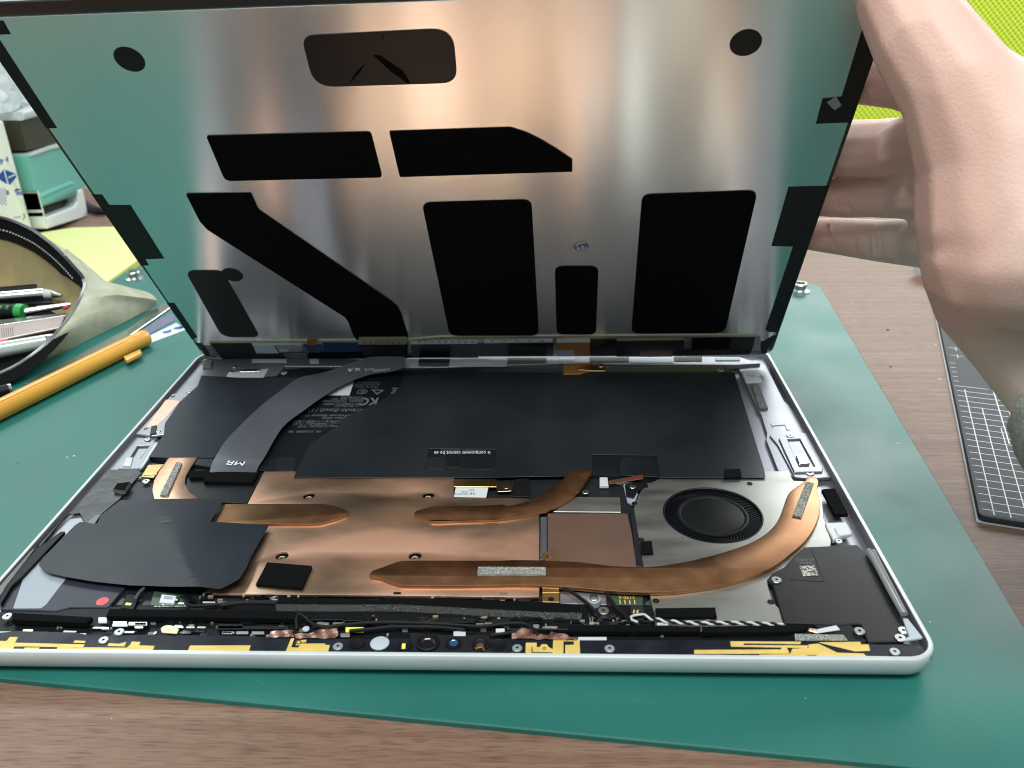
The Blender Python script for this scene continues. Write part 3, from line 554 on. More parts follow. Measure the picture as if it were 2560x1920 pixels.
# ------- front strip: antennas, cameras, chips, cables
AZ = -.94
for fr, pts in [(A2, [(-300, 925), (60, 930), (90, 893), (165, 893), (140, 945), (120, 1012), (-310, 996)]), (A2, [(142, 946), (780, 962), (765, 988), (530, 985), (195, 980), (128, 982)]), (A2, [(530, 986), (768, 990), (745, 1032), (512, 1028)]),
        (A2, [(230, 990), (365, 990), (350, 1022), (215, 1018)]), (A2, [(690, 925), (790, 930), (780, 948), (675, 945)]), (A2, [(772, 988), (1165, 992), (1155, 1012), (760, 1010)]),
        (A2, [(1215, 935), (1295, 940), (1280, 970), (1425, 975), (1405, 1024), (1505, 1027), (1500, 1042), (1140, 1030), (1160, 1000), (1200, 965)]), (A2, [(1002, 950), (1095, 956), (1165, 938), (1145, 980), (990, 975)]),
        (A2, [(1752, 972), (2311, 970), (2284, 1053), (1717, 1046)]), (A3, [(715, 786), (748, 786), (715, 876), (785, 880), (815, 840), (1055, 838), (1060, 852), (1105, 855), (1080, 948), (648, 948)]), (A3, [(775, 808), (870, 800), (865, 826), (818, 830), (800, 856), (760, 856)]),
        (A4, [(1160, 762), (1260, 762), (1260, 802), (1288, 802), (1305, 776), (1350, 774), (1376, 806), (1408, 822), (1412, 732), (1655, 735), (1662, 888), (1522, 888), (1522, 782), (1602, 780), (1602, 750), (1507, 748), (1505, 886), (1155, 886)]),
        (A5, [(800, 622), (1235, 624), (1230, 640), (885, 634), (882, 645), (1280, 648), (1272, 663), (805, 655)]), (A5, [(578, 675), (1112, 672), (1118, 660), (1148, 660), (1165, 698), (580, 700)]),
        (A5, [(1280, 642), (1340, 635), (1460, 692), (1620, 697), (1635, 712), (1800, 715), (1798, 730), (1335, 728), (1330, 706), (1272, 706), (1268, 728), (980, 728), (978, 704), (1168, 700), (1182, 668), (1282, 662)]), (A5, [(1345, 628), (1600, 625), (1602, 641), (1650, 642), (1660, 680), (1570, 684), (1368, 636)])]:
    P('antenna_trace', AZ, fr(*pts), M['gold'], .05, b=.015)
c = px(*A4((1330, 815))[0], AZ); ring('trace_hole', c, .3, .5, AZ+.02, M['dark'], TB); c = px(*A3((790, 828))[0], AZ); ring('trace_hole', c, .5, .9, AZ+.03, M['brass'], TB)
P('trace_slit', AZ+.01, A4((1212, 802), (1222, 802), (1222, 848), (1405, 850), (1405, 858), (1212, 856)), M['dark'], .03, b=.005)
for fr, pts in [(A3, [(510, 720), (735, 698), (730, 740), (748, 772), (490, 775)]), (A3, [(745, 745), (930, 728), (990, 690), (1175, 690), (1190, 755), (1150, 788), (760, 780)]), (A4, [(1030, 680), (1120, 632), (1215, 625), (1228, 682), (1380, 690), (1395, 658), (1550, 692), (1552, 706), (1635, 708), (1630, 735), (1030, 722)])]:
    gridsheet('copper_foil', on(-.5, fr(*pts)), -.5, .1, M['foil'], TB, lambda x, y: .3*math.sin(x*1.3)*math.cos(y*1.1+x*.4), step=.8)
# cameras and sensors in the bar
CZ = -.8
def disc(name, fr, x, y, prof, mats, z=CZ, fm=None, n=24, label=None):
    c = px(*fr((x, y))[0], z); return lathe(name, prof, (c.x, c.y, z), mats, TB, n=n, fm=fm, label=label)
disc('white_disc', A3, 1607, 842, [(2.75, 0), (2.75, .3), (2.5, .4), (0, .4)], M['frost'])
disc('flash_led', A3, 1860, 868, [(2.0, 0), (2.0, .25), (1.7, .3), (1.5, .1), (0, .05)], M['plastic']); P('led_chip', -.6, A3((1830, 840), (1866, 838), (1862, 890), (1826, 892)), M['led'], .15, b=.03)
o = disc('camera_lens', A3, 2088, 845, [(3.5, 0), (3.4, .8), (3.0, 1.0), (2.6, .9), (2.3, .3), (1.5, -.1), (0, -.2)], [M['plastic'], M['lens']], fm=[0, 0, 0, 0, 1, 1], n=32, label='large main lens in a raised black ring')
disc('camera_lens', A4, 493, 775, [(2.4, 0), (2.2, .5), (1.8, .6), (1.3, .4), (1.0, .1), (0, 0)], [M['plastic'], M['lensb']], fm=[0, 0, 0, 1, 1], label='small blue tinted lens')
disc('sensor_cup', A4, 742, 785, [(2.6, 0), (2.5, .4), (2.1, .5), (1.7, .2), (0, .1)], M['plastic']); P('sensor_spring', -.2, A4((690, 800), (720, 762), (768, 765), (785, 835), (770, 830), (755, 800), (710, 812), (700, 830)), M['brass'], .5, r=.3)
disc('sensor_cup', A4, 905, 780, [(2.4, 0), (2.4, .2), (2.1, .25), (1.9, .12), (0, .1)], M['plastic']); disc('sensor_cup', A3, 1375, 840, [(2.2, 0), (2.2, .2), (1.9, .25), (1.6, .1), (0, .1)], M['plastic'])
P('camera_bar', -.85, A3((1900, 730), (2212, 745)) + A4((360, 690), (820, 690), (835, 840), (560, 855), (440, 870), (330, 880), (150, 870)), M['module'], .5, r=.5)
for fr, x, y, k in [(A3, 1185, 862, 'w'), (A4, 1080, 806, 'w'), (A4, 1932, 810, 'w'), (A2, 953, 918, 'w'), (A2, 1097, 842, 'w'), (A2, 65, 698, 'w'), (A5, 1812, 682, 'w')]: screw(-.5, fr, x, y, 1.45, k)
disc('dome_rivet', A3, 865, 696, [(1.1, 0), (1., .35), (.5, .55), (0, .6)], M['frost'])
disc('large_screw', A4, 1875, 480, [(1.7, -.8), (1.7, .6), (1.55, .75), (.5, .75), (.45, .5), (0, .5)], [M['screw'], M['dark']], z=-1.4, fm=[0, 0, 0, 1, 1])
disc('standoff', A4, 1787, 395, [(2.1, -.8), (2.0, 1.4), (1.5, 1.7), (1.5, 2.1), (1.3, 2.25), (0, 2.25)], [M['grey'], M['screw']], z=-2.0, fm=[0, 0, 1, 1, 1])
br = P('gold_bracket', -1.0, A4((1310, 250), (1466, 258), (1470, 300), (1312, 300)), M['brass'], .4); P('gold_bracket', -1.6, A4((1312, 300), (1470, 300), (1470, 388), (1312, 385)), M['brass'], .6)
c = px(*A4((1393, 360))[0], -1.5); lathe('bracket_hole', [(.95, 0), (.9, .1), (.5, .12), (.45, .02), (0, .02)], (c.x, c.y, -1.6), M['plastic'], TB)
P('steel_strip', -2.6, A4((1475, 290), (1900, 295), (1905, 410), (1475, 400)), M['alu_in'], .4)
P('green_board', -2.5, A4((1920, 300), (2240, 300), (2240, 415), (1990, 410)), M['green'], .5); 
for k in range(4): P('contact_finger', -2.45, A4((2020+k*45, 368), (2030+k*45, 368), (2036+k*45, 405), (2026+k*45, 405)), M['gold'], .05, b=.01)
T('2190-5', A4, 2090, 345, 26, -2.5, M['gold'], 1.)
# foam bars
P('foam_bar', .2, A2((112, 662), (130, 668), (850, 708), (800, 762), (108, 735)), M['foam'], 1.8, b=.15)
P('foam_bar', .2, A2((1010, 632), (2212, 648)) + A3((785, 522), (755, 590), (0, 575)) + A2((975, 700),), M['foam'], 1.8, b=.15)
P('foam_bar', .0, A4((1550, 598), (2212, 600)) + A5((620, 530), (615, 560)) + A4((1550, 655),), M['foam'], 1.4, b=.15)
P('foam_bar', .1, A5((628, 530), (1240, 520), (1282, 520), (1275, 542), (1205, 560), (1000, 566), (625, 566)), M['foam'], 1.5, b=.15)
P('foam_bar', .6, A3((590, 370), (1500, 395)) + A4((0, 345), (700, 365), (1310, 388), (1676, 408), (1674, 480), (1300, 470), (700, 440), (0, 402)) + A3((1200, 440), (555, 436)), M['speckd'], 3.2, b=.08)
P('foam_film', .75, A3((592, 371), (1500, 396)) + A4((0, 346), (700, 366), (1310, 389), (1675, 409), (1674, 480), (1300, 470), (700, 440), (0, 402)) + A3((1200, 440), (556, 436)), M['foam'], .14, b=.03)
P('silver_mesh', -.5, A5((1195, 575), (1495, 580), (1522, 614), (1200, 614)), M['speck'], .4); P('white_tab', -.4, A5((1332, 547), (1452, 522), (1476, 550), (1332, 572)), M['white'], .2)
P('copper_tab', -.6, A5((1285, 540), (1335, 545), (1332, 570), (1280, 555)), M['foil'], .2)
# small components along the front
small = [(A2, 905, 760, 985, 710, 'label'), (A2, 1040, 770, 1170, 750, 'solder'), (A2, 935, 822, 1005, 805, 'solder'), (A2, 1240, 812, 1320, 796, 'solder'), (A2, 1620, 808, 1690, 796, 'solder'), (A2, 1715, 808, 1795, 796, 'solder'), (A2, 1815, 808, 1895, 796, 'solder'), (A2, 2050, 858, 2160, 842, 'solder'),
         (A2, 1865, 578, 1985, 565, 'solder'), (A2, 2010, 580, 2100, 567, 'solder'), (A2, 2125, 580, 2240, 567, 'solder'), (A2, 1640, 590, 1710, 575, 'solder'), (A3, 20, 740, 120, 715, 'solder'), (A3, 160, 740, 285, 715, 'solder'), (A3, 318, 742, 445, 716, 'solder'), (A3, 970, 652, 1095, 626, 'solder'), (A3, 1135, 652, 1245, 626, 'solder'), (A3, 1262, 720, 1445, 674, 'led'), (A3, 1212, 768, 1305, 734, 'solder'),
         (A4, 493, 698, 605, 656, 'white'), (A4, 883, 672, 965, 630, 'label'), (A4, 1225, 620, 1282, 592, 'solder'), (A4, 1330, 628, 1450, 608, 'solder'), (A4, 700, 600, 770, 580, 'solder'), (A4, 780, 596, 850, 574, 'solder'), (A4, 1640, 735, 1905, 708, 'white'), (A4, 642, 882, 735, 864, 'steel'), (A4, 25, 872, 85, 852, 'steel'), (A4, 1025, 880, 1050, 842, 'steel'), (A2, 1490, 600, 1510, 590, 'solder'), (A4, 1745, 590, 1790, 572, 'solder'), (A5, 350, 520, 420, 506, 'white')]
for fr, x0, y0, x1, y1, m in small: P('solder_pad' if m in ('solder', 'steel') else 'small_part', -.75, fr((x0, y0), (x1, y0), (x1, y1), (x0, y1)), M[m], .4, r=.25, b=.08)
for x0, y0, x1, y1, fr in [(920, 598, 1240, 552, A3), (1252, 608, 1440, 556, A3), (250, 572, 690, 536, A4), (850, 572, 1010, 542, A4), (-20, 690, 690, 660, A3), (1180, 790, 1360, 752, A2), (2000, 820, 2240, 770, A2), (1030, 800, 1180, 770, A2), (1240, 785, 1350, 760, A2)]:
    P('chip', -.7, fr((x0, y0), (x1, y0), (x1, y1), (x0, y1)), M['lens'], .8, r=.2, b=.15)
P('cable_clip', -.9, A3((1600, 545), (1985, 560), (1980, 610), (1595, 605)), M['plastic'], .9); P('cable_clip', -.6, A4((90, 530), (155, 515), (165, 560), (95, 565)), M['plastic'], .6)
for x in (8, 30): P('pin_header', -.6, A4((1735+x, 520), (1745+x, 520), (1752+x, 575), (1742+x, 575)), M['solder'], .6)
gb = P('green_board', -2.2, A2((1420, 470), (1700, 510), (1745, 560), (1715, 612), (1380, 600)), M['green'], .5); P('metal_can', -1.3, A2((1490, 497), (1625, 512), (1602, 582), (1465, 572)), M['label'], 1., b=.2); P('metal_can', -1.25, A2((1515, 512), (1600, 522), (1590, 548), (1508, 545)), M['grey'], .04, b=.01)
P('connector', -1.6, A2((1170, 500), (1290, 510), (1230, 640), (1110, 625)), M['plastic'], .8); P('connector_pin', -1.5, A2((1160, 575), (1215, 580), (1205, 600), (1150, 598)), M['led'], .1)
P('foil_blob', -.4, A2((1500, 795), (1540, 782), (1600, 790), (1650, 820), (1630, 862), (1490, 850), (1480, 815)), mat('pale_foil', (.72, .66, .40), .35, .5, bump=.4, bs=300), .3, r=.3)
P('white_bracket', -1.2, A2((-60, 840), (100, 840), (70, 900), (30, 915), (-80, 880)), M['frost'], .4)
P('brass_nut', -1.2, A2((205, 820), (310, 820), (300, 850), (210, 850)), M['brass'], .5, r=.6)
for k in range(26):
    x = 1420+k*12; P('via_pad', -2.1, A2((x, 607), (x+6, 607), (x+6, 612), (x, 612)), M['solder'], .05, b=.01)
for i in range(5):
    for j in range(3): P('via_pad', -.93, A2((1370+i*12-j*3, 848+j*9), (1375+i*12-j*3, 848+j*9), (1374+i*12-j*3, 853+j*9), (1369+i*12-j*3, 853+j*9)), M['wink'], .03, b=.005)
def cable(fr, pts, z, r=.55, m='rubber', nm='cable'): return tube(nm, [px(*q, z if not isinstance(z, list) else z[i]) for i, q in enumerate(fr(*pts) if fr else pts)], r, M[m], TB)
cable(None, A2((1700, 560), (1760, 605), (1900, 605), (2100, 585), (2212, 575)) + A3((150, 425), (400, 418), (620, 425)), -.6)
cable(None, A3((0, 462), (200, 436), (420, 432), (600, 440)), -.6)
cable(None, A3((770, 520), (860, 580), (940, 645), (1060, 672), (1250, 652), (1500, 632), (1800, 630), (2212, 645)) + A4((300, 585), (600, 606), (750, 612), (900, 597), (1100, 582), (1200, 612), (1275, 690)), -.2)
cable(None, A3((780, 700), (770, 600), (800, 530)), -.3)
cable(None, A3((1300, 715), (1500, 696), (1800, 670), (2212, 680)) + A4((200, 612), (420, 625), (600, 645)), -.3)
cable(None, A4((840, 690), (960, 680), (1070, 655)), -.3)
cable(A4, [(1500, 262), (1560, 285), (1660, 350), (1760, 435), (1795, 480), (1802, 525)], -.4); cable(A4, [(1900, 300), (1950, 390), (2050, 490), (2150, 575), (2212, 600)], -.5)
cable(A4, [(1000, 640), (1300, 640), (1550, 645)], -.9, .4); cable(A2, [(1330, 440), (1280, 490), (1250, 550)], -1.2, .5, 'ribbon')
P('connector', -.9, A5((185, 405), (268, 405), (275, 455), (190, 455)), M['navy'], 1.2); P('connector', -.8, A5((265, 395), (320, 400), (340, 470), (275, 470)), M['plastic'], 1.3)
for k in range(2): P('connector_pin', -.85, A5((205+k*22, 430), (215+k*22, 428), (212+k*22, 450), (202+k*22, 450)), M['gold'], .05, b=.01)
tw = smo([tuple(px(*q, -.2)) for q in A5((262, 462), (330, 485), (420, 500), (600, 512), (800, 510), (1000, 516), (1125, 524))], 14, False)
for ph, m in ((0, 'wwire'), (math.pi, 'rubber')):
    pts = []
    L = 0
    for i, p in enumerate(tw):
        if i: L += (Vector(p)-Vector(tw[i-1])).length
        a = L/4.4*2*math.pi + ph; pts.append((p[0], p[1]+.38*math.cos(a), p[2]+.36*math.sin(a)))
    if m == 'wwire': pts = [tuple(px(*q, .2)) for q in A5((232, 505), (195, 490), (190, 472), (215, 462))] + pts
    tube('twisted_wire', pts, .38, M[m], TB, sm=0, n=8)

# ------------------------------------------------------------------ display panel, leaning over the body
DP = thing('display_panel', 'lifted display panel showing its brushed metal back with black foam pads', 'display panel', PANEL)
PWd, PHt = 283.5, 204.5
def Q(name, h, pts, m, th=.5, r=0., b=.06, base=None, **k):
    q = onp(pts, h); q = rnd(q, r, 6) if r else q
    return plate(name, q, (h-th) if base is None else base, h, m, DP, PANEL, b=b, **k)
def pr(u0, u1, v0, v1, r): return rnd([(u0, v0), (u1, v0), (u1, v1), (u0, v1)], r, 8)
plate('glass', pr(0, PWd, 0, PHt, 7), -1.6, -.62, M['glass'], DP, PANEL, b=.3, rb=True)
plate('back_plate', pr(1.6, PWd-1.6, 13.2, PHt-4.6, .4), -.6, 0, M['brush'], DP, PANEL, b=.1)
plate('back_plate', pr(3.5, PWd-3.5, 4.0, 12.9, 1), -.6, -.35, M['alu_in'], DP, PANEL, b=.1, label='lower lip of bare metal behind the driver boards')
def tp(*pts, h=.08): return Q('edge_tape', h, list(pts), M['tape'], .1, b=.02)
uL = lambda v: .6
def tape_uv(pts): return plate('edge_tape', pts, -.02, .09, M['tape'], DP, PANEL, b=.02)
def vL(fr, *p): return onp(fr(*p), .09)
# left edge
a = vL(B1, (22, 142), (75, 237)); tape_uv([(.5, a[0][1]), a[0], a[1], (.5, a[1][1])])
a = vL(B1, (0, 275), (395, 886), (325, 890)); tape_uv([(.5, a[0][1]+6), (a[0][0], a[0][1]+6), a[1], (.6, a[1][1])])
a = vL(B1, (640, 1345), (705, 1345), (755, 1418), (902, 1418)) + vL(B5, (1136, 405), (1005, 410), (1030, 452), (965, 455)); tape_uv([(.5, a[0][1])] + a[1:7] + [(.5, a[7][1])])
a = vL(B5, (1150, 712), (1205, 712), (1366, 950), (1330, 965)); tape_uv([(.5, a[0][1]), a[1], a[2], (.5, a[3][1])])
a = vL(B5, (1345, 986), (1395, 990), (1447, 1066), (1420, 1082)); tape_uv([(.5, a[0][1]), a[1], a[2], (2.5, a[3][1])])
# right edge
e = PWd-.5
a = vL(B3, (2092, 190), (1947, 668), (1815, 681), (1768, 857), (1965, 848)); tape_uv([(e, PHt-5), (a[0][0]+2.0, PHt-5)] + a + [(e, a[4][1])])
a = vL(B3, (1825, 1285), (1580, 1292)) + vL(B8, (162, 273), (290, 276)) + vL(B8, (126, 768), (142, 782), (185, 785)); tape_uv([(e, a[0][1]), a[1], a[2], a[3], a[4], a[5], (e, a[6][1])])
a = vL(B7, (2140, 872), (2066, 916), (2056, 948), (2078, 966)); tape_uv([(e, a[0][1]), a[0], a[1], a[2], (a[3][0], 2.2), (e-3, 2.0)])
Q('white_tab', .25, B3((1845, 710), (1908, 668), (1948, 730), (1898, 764)), M['grey'], .2, r=.3)
# foam pads and films
FT = .55
Q('film_patch', .3, B2((146, 250), (1195, 196), (1228, 574), (236, 605)), M['sticker'], .28, r=[4.5, 7, 6, 7])
for pts in [((640, 378), (690, 380), (850, 490), (905, 575), (880, 578), (760, 490)), ((590, 440), (560, 490), (480, 580), (472, 583), (530, 490)), ((706, 240), (714, 240), (712, 275), (708, 280))]: Q('film_scratch', .315, B2(*pts), M['foam'], .02, b=.004)
Q('foam_pad', FT, B1((1426, 946),) + B2((625, 917), (706, 1228)) + B1((1556, 1253),), M['foam'], .5, r=[.8, 1.6, 1.6, 2.5], base=.02)
Q('foam_pad', FT, B2((755, 914), (1590, 886), (1700, 920), (1800, 968), (1910, 1034), (2021, 1108), (2021, 1188), (828, 1225)), M['foam'], .5, r=[.4, 2, 4, 4, 4, .4, .4, .6], base=.02)
Q('foam_pad', FT, B1((1285, 1345), (1733, 1340), (1782, 1450)) + B6((640+55, 82), (1580, 690), (1640, 740), (1665, 785), (1716, 946), (1338, 946), (1300, 845), (1278, 812), (325, 206), (275, 150)), M['foam'], .5, r=[.6, .4, 3, 1, 3, 4, 3, .4, .4, 1, 1, 3, 2], base=.02)
Q('film_patch', .3, B6((172, 489), (430, 489), (470, 560), (690, 948), (430, 950)), M['charcoal'], .28, r=[5, 5, 6, 3.5, 6])
c = pp(*B6((500, 516))[0]); plate('film_dot', [(c[0]+4.6*math.cos(k*math.pi/16), c[1]+4.6*math.sin(k*math.pi/16)) for k in range(32)], .02, .2, M['charcoal'], DP, PANEL, b=.04)
Q('foam_pad', FT, B2((980, 1406), (1738, 1384)) + B7((636, 872), (62, 874)), M['foam'], .5, r=[4, 4, 4.5, 4.5], base=.02)
Q('foam_pad', FT, B7((738, 430), (1019, 430), (1003, 866), (750, 866)), M['foam'], .5, r=[4.2, 4.2, 4, 4], base=.02)
Q('foam_pad', FT, B3((568, 1350), (1367, 1322)) + B7((1832, 856), (1230, 861)), M['foam'], .5, r=[4, 4, 5, 5], base=.02)
for fr, x, y in [(B1, 895, 410), (B3, 1284, 295)]:
    c = pp(*fr((x, y))[0]); r_ = 4.9; plate('film_dot', [(c[0]+r_*math.cos(k*math.pi/16), c[1]+r_*math.sin(k*math.pi/16)) for k in range(32)], .02, .12, M['tape'], DP, PANEL, b=.02)
# blue inspection stamp
c = pp(*B7((907, 297))[0]); st = [(c[0]+3.15*math.cos(k*math.pi/20), c[1]+3.1*math.sin(k*math.pi/20)) for k in range(40)]
plate('ink_stamp', st, .0, .03, M['bink'], DP, PANEL, b=.005, holes=[[(c[0]+(q[0]-c[0])*.93, c[1]+(q[1]-c[1])*.93) for q in st]])
txt('KH', 4.2, (c[0], c[1], .02), math.pi+.25, M['bink'], DP, PANEL, name='ink_stamp'); txt('QM8', 1.8, (c[0], c[1]+.6, .021), .2, M['bink'], DP, PANEL, name='ink_stamp')
# driver boards along the bottom edge
Q('edge_bar', .5, B6((340, 976), (1000, 972), (1700, 966)) + B7((0, 880), (1000, 873), (2035, 868), (2035, 880), (1000, 886), (0, 893)) + B6((1700, 982), (1000, 986), (342, 990)), M['olive'], .6)
def dr(nm, m, fr, *p, h=.35): return Q(nm, h, fr(*p), M[m], .3, b=.04)
dr('driver_board', 'charcoal', B6, (345, 992), (632, 992), (668, 1062), (1010, 1062), (1012, 1108), (440, 1110))
dr('white_strip', 'label', B6, (632, 990), (985, 990), (985, 1004), (640, 1006)); dr('white_strip', 'frost', B6, (642, 1008), (785, 1006), (822, 1060), (666, 1060), h=.3)
dr('steel_tab', 'steel', B6, (800, 1010), (985, 1006), (985, 1050), (830, 1052), h=.3)
dr('speck_label', 'speckd', B6, (850, 1062), (1005, 1060), (1022, 1108), (885, 1110), h=.45)
dr('driver_board', 'blue', B6, (990, 1000), (1115, 1006), (1112, 1056), (1030, 1052)); dr('driver_board', 'blue', B6, (1120, 986), (1372, 986), (1386, 1050), (1132, 1052)); dr('amber_tab', 'amber', B6, (1018, 962), (1090, 960), (1084, 1002), (1018, 1002), h=.7)
dr('steel_tab', 'sticker', B6, (1380, 1006), (1690, 1004), (1692, 1076), (1405, 1074), h=.5); dr('white_strip', 'olive', B6, (1375, 950), (1710, 948), (1705, 1000), (1372, 1000), h=.6)
dr('driver_board', 'foam', B6, (1030, 1056), (1400, 1050), (1760, 1078), (1755, 1092), (1010, 1100), h=.3)
dr('ribbon_cable', 'foam', B6, (1340, 940), (1714, 940), (1708, 1096), (1440, 1096), h=.28)
dr('driver_board', 'glass', B6, (1735, 1000), (2200, 998), (2200, 1092), (1740, 1092), h=.3); dr('white_strip', 'label', B6, (1735, 978), (2195, 974), (2195, 994), (1735, 998), h=.5)
dr('white_strip', 'label', B7, (285, 903), (725, 899), (725, 915), (285, 922), h=.5); dr('driver_board', 'glass', B7, (250, 925), (730, 920), (730, 1005), (250, 1008))
dr('white_strip', 'label', B7, (750, 900), (960, 898), (960, 915), (750, 918), h=.5); dr('amber_flex', 'amber', B7, (750, 920), (960, 918), (960, 1004), (750, 1006)); dr('paper_label', 'grey', B7, (752, 968), (860, 966), (860, 1004), (752, 1006), h=.42)
dr('driver_board', 'glass', B7, (965, 896), (1136, 895), (1136, 1004), (965, 1006), h=.4)
dr('driver_board', 'pcb', B7, (1136, 895), (1568, 890), (1568, 966), (1136, 968), h=.6); dr('white_strip', 'olive', B7, (1138, 893), (1568, 888), (1568, 902), (1138, 908), h=.7)
dr('amber_flex', 'brown', B7, (1288, 964), (1496, 962), (1494, 1008), (1288, 1010), h=.5); a = pp(*B7((1455, 990))[0]); txt('RX', 3.2, (a[0], a[1], .5), 0, M['gink'], DP, PANEL)
a = pp(*B7((1360, 990))[0]); txt('Byuc', 2.6, (a[0], a[1], .5), 0, M['gink'], DP, PANEL)
dr('driver_board', 'charcoal', B7, (1136, 968), (1290, 966), (1290, 1008), (1136, 1008), h=.4); dr('driver_board', 'charcoal', B7, (1495, 966), (2000, 960), (1990, 995), (1495, 1004), h=.35)
dr('driver_board', 'foam', B7, (1618, 894), (1868, 888), (1862, 958), (1618, 962), h=.7); dr('driver_board', 'charcoal', B7, (1868, 876), (2030, 870), (2000, 985), (1868, 988), h=.35)
dr('steel_tab', 'alu_in', B7, (2032, 872), (2062, 880), (2060, 965), (2006, 972), h=.3)
for k in range(9):
    x = 1780+k*46 if k < 9 else 0
    dr('strip_slot', 'dark', B6, (x, 978), (x+22, 978), (x+20, 984), (x+2, 984), h=.53)
for k in range(5): dr('strip_slot', 'dark', B7, (325+k*80, 904), (345+k*80, 904), (342+k*80, 910), (328+k*80, 910), h=.53)
for k in range(14): dr('solder_pad', 'solder', B7, (1150+k*30, 898), (1156+k*30, 898), (1156+k*30, 903), (1150+k*30, 903), h=.76)
for k in range(7): dr('strip_slot', 'dark', B6, (1410+k*40, 984), (1416+k*40, 984), (1416+k*40, 998), (1410+k*40, 998), h=.63)

# ------------------------------------------------------------------ things lying round the tablet
def onY(p, Y): d = ray(*p); P_ = CAM + d * ((Y - CAM.y) / d.y); return (P_.x, P_.z)
def onX(p, X): d = ray(*p); P_ = CAM + d * ((X - CAM.x) / d.x); return (P_.y, P_.z)
def at(x, y, z): return Matrix.Translation(Vector((x, y, z)) * .001)
G1 = Fr(0, 0, .42194); G2 = Fr(0, 520, .33761); G3 = Fr(2000, 0, .422); G4 = Fr(2200, 600, .4523)
# ribbed yellow pen
M['pen'] = mat('yellow_plastic', (.62, .31, .04), .33, var=.05, vs=40, coat=.2)
pen_r, pz = 4.7, ZM + 4.75
a, b = px(*G2((1085, 955))[0], pz), px(*G2((-420, 1700))[0], pz)
pn = thing('yellow_pen', 'ribbed yellow pen with a side clip lying beside the canvas pouch', 'pen', at((a.x+b.x)/2, (a.y+b.y)/2, ZM))
d = (b-a).normalized(); s = Vector((0, 0, 1)).cross(d); V, F = [], []
segs = [(0, .55), (.25, .8), (.9, .95), (2.2, 1.0), (7, 1.0), (7.6, 1.0)] + [(10+k*8, 1.0) for k in range(12)] + [((b-a).length, 1.0)]
nn = 40
for L, k in segs:
    for j in range(nn):
        an = 2*math.pi*j/nn; rr = pen_r*k
        if 9 < L and j % 10 == 7: rr *= .90
        p = a + d*L + s*math.cos(an)*rr + Vector((0, 0, 1))*math.sin(an)*rr; V.append(tuple(p))
for i in range(len(segs)-1):
    for j in range(nn): F.append((i*nn+j, i*nn+(j+1) % nn, (i+1)*nn+(j+1) % nn, (i+1)*nn+j))
F.append(tuple(range(nn))[::-1]); F.append(tuple(range((len(segs)-1)*nn, len(segs)*nn)))
mk('pen_barrel', V, F, M['pen'], pn, smooth='auto')
plate('pen_clip', rnd(on(pz-1.2, G2((915, 1105), (1040, 1050), (1050, 1078), (935, 1138))), 1), pz-2.4, pz-.6, M['pen'], pn, b=.4, rb=True)
# rulers, paper slip, marker
rl = thing('steel_ruler', 'narrow steel ruler running under the canvas pouch', 'ruler', at(-60, 250, ZM))
q = on(ZM+1.3, G2((180, 1300), (960, 885), (1215, 700), (1262, 735), (960, 945), (500, 1165), (230, 1305)))
plate('ruler_blade', q, ZM+.6, ZM+1.3, M['steel'], rl, b=.15)
for k in range(9):
    x = 945+k*8; plate('tick_mark', on(ZM+1.33, G2((x, 905-k*4), (x+3, 904-k*4), (x+12, 930-k*5), (x+9, 931-k*5))), ZM+1.3, ZM+1.34, M['ink'], rl, b=.01)
r2_ = plate('purple_ruler', on(ZM+.5, G2((980, 940), (1275, 775), (1300, 822), (1020, 975))), ZM+.02, ZM+.5, mat('lilac_metal', (.30, .27, .42), .3, .8), b=.1); tag(r2_, 'lilac tinted metal strip between the steel ruler and the paper slip', 'metal strip')
sl = thing('paper_slip', 'white slip of paper with blue blots under the yellow pen tip', 'paper', at(-35, 245, ZM))
plate('sheet', on(ZM+.25, G2((1100, 950), (1305, 850), (1375, 900), (1110, 1000))), ZM+.05, ZM+.25, M['label'], sl, b=.02)
for x, y, w in [(1235, 918, 22), (1262, 905, 10), (1325, 888, 26), (1345, 880, 12)]:
    c = px(*G2((x, y))[0], ZM+.27); plate('blue_blot', [(c.x+w*.11*math.cos(k*.9)*(1+.3*math.sin(k*2.1)), c.y+w*.1*math.sin(k*.9)) for k in range(7)], ZM+.24, ZM+.28, M['bink'], sl, b=.01)
mkp = thing('black_marker', 'black marker lying between the pouch and the yellow pen', 'marker', at(-80, 170, ZM))
a, b = px(*G2((70, 1342))[0], ZM+3), px(*G2((-220, 1420))[0], ZM+3)
tube('marker_cap', [a, a.lerp(b, .3), b], [2.9, 3.], M['plastic'], mkp, sm=0, n=16); tube('cap_ring', [a.lerp(b, -.06), a.lerp(b, .02)], [2.7, 2.95], M['screw'], mkp, sm=0, n=16)
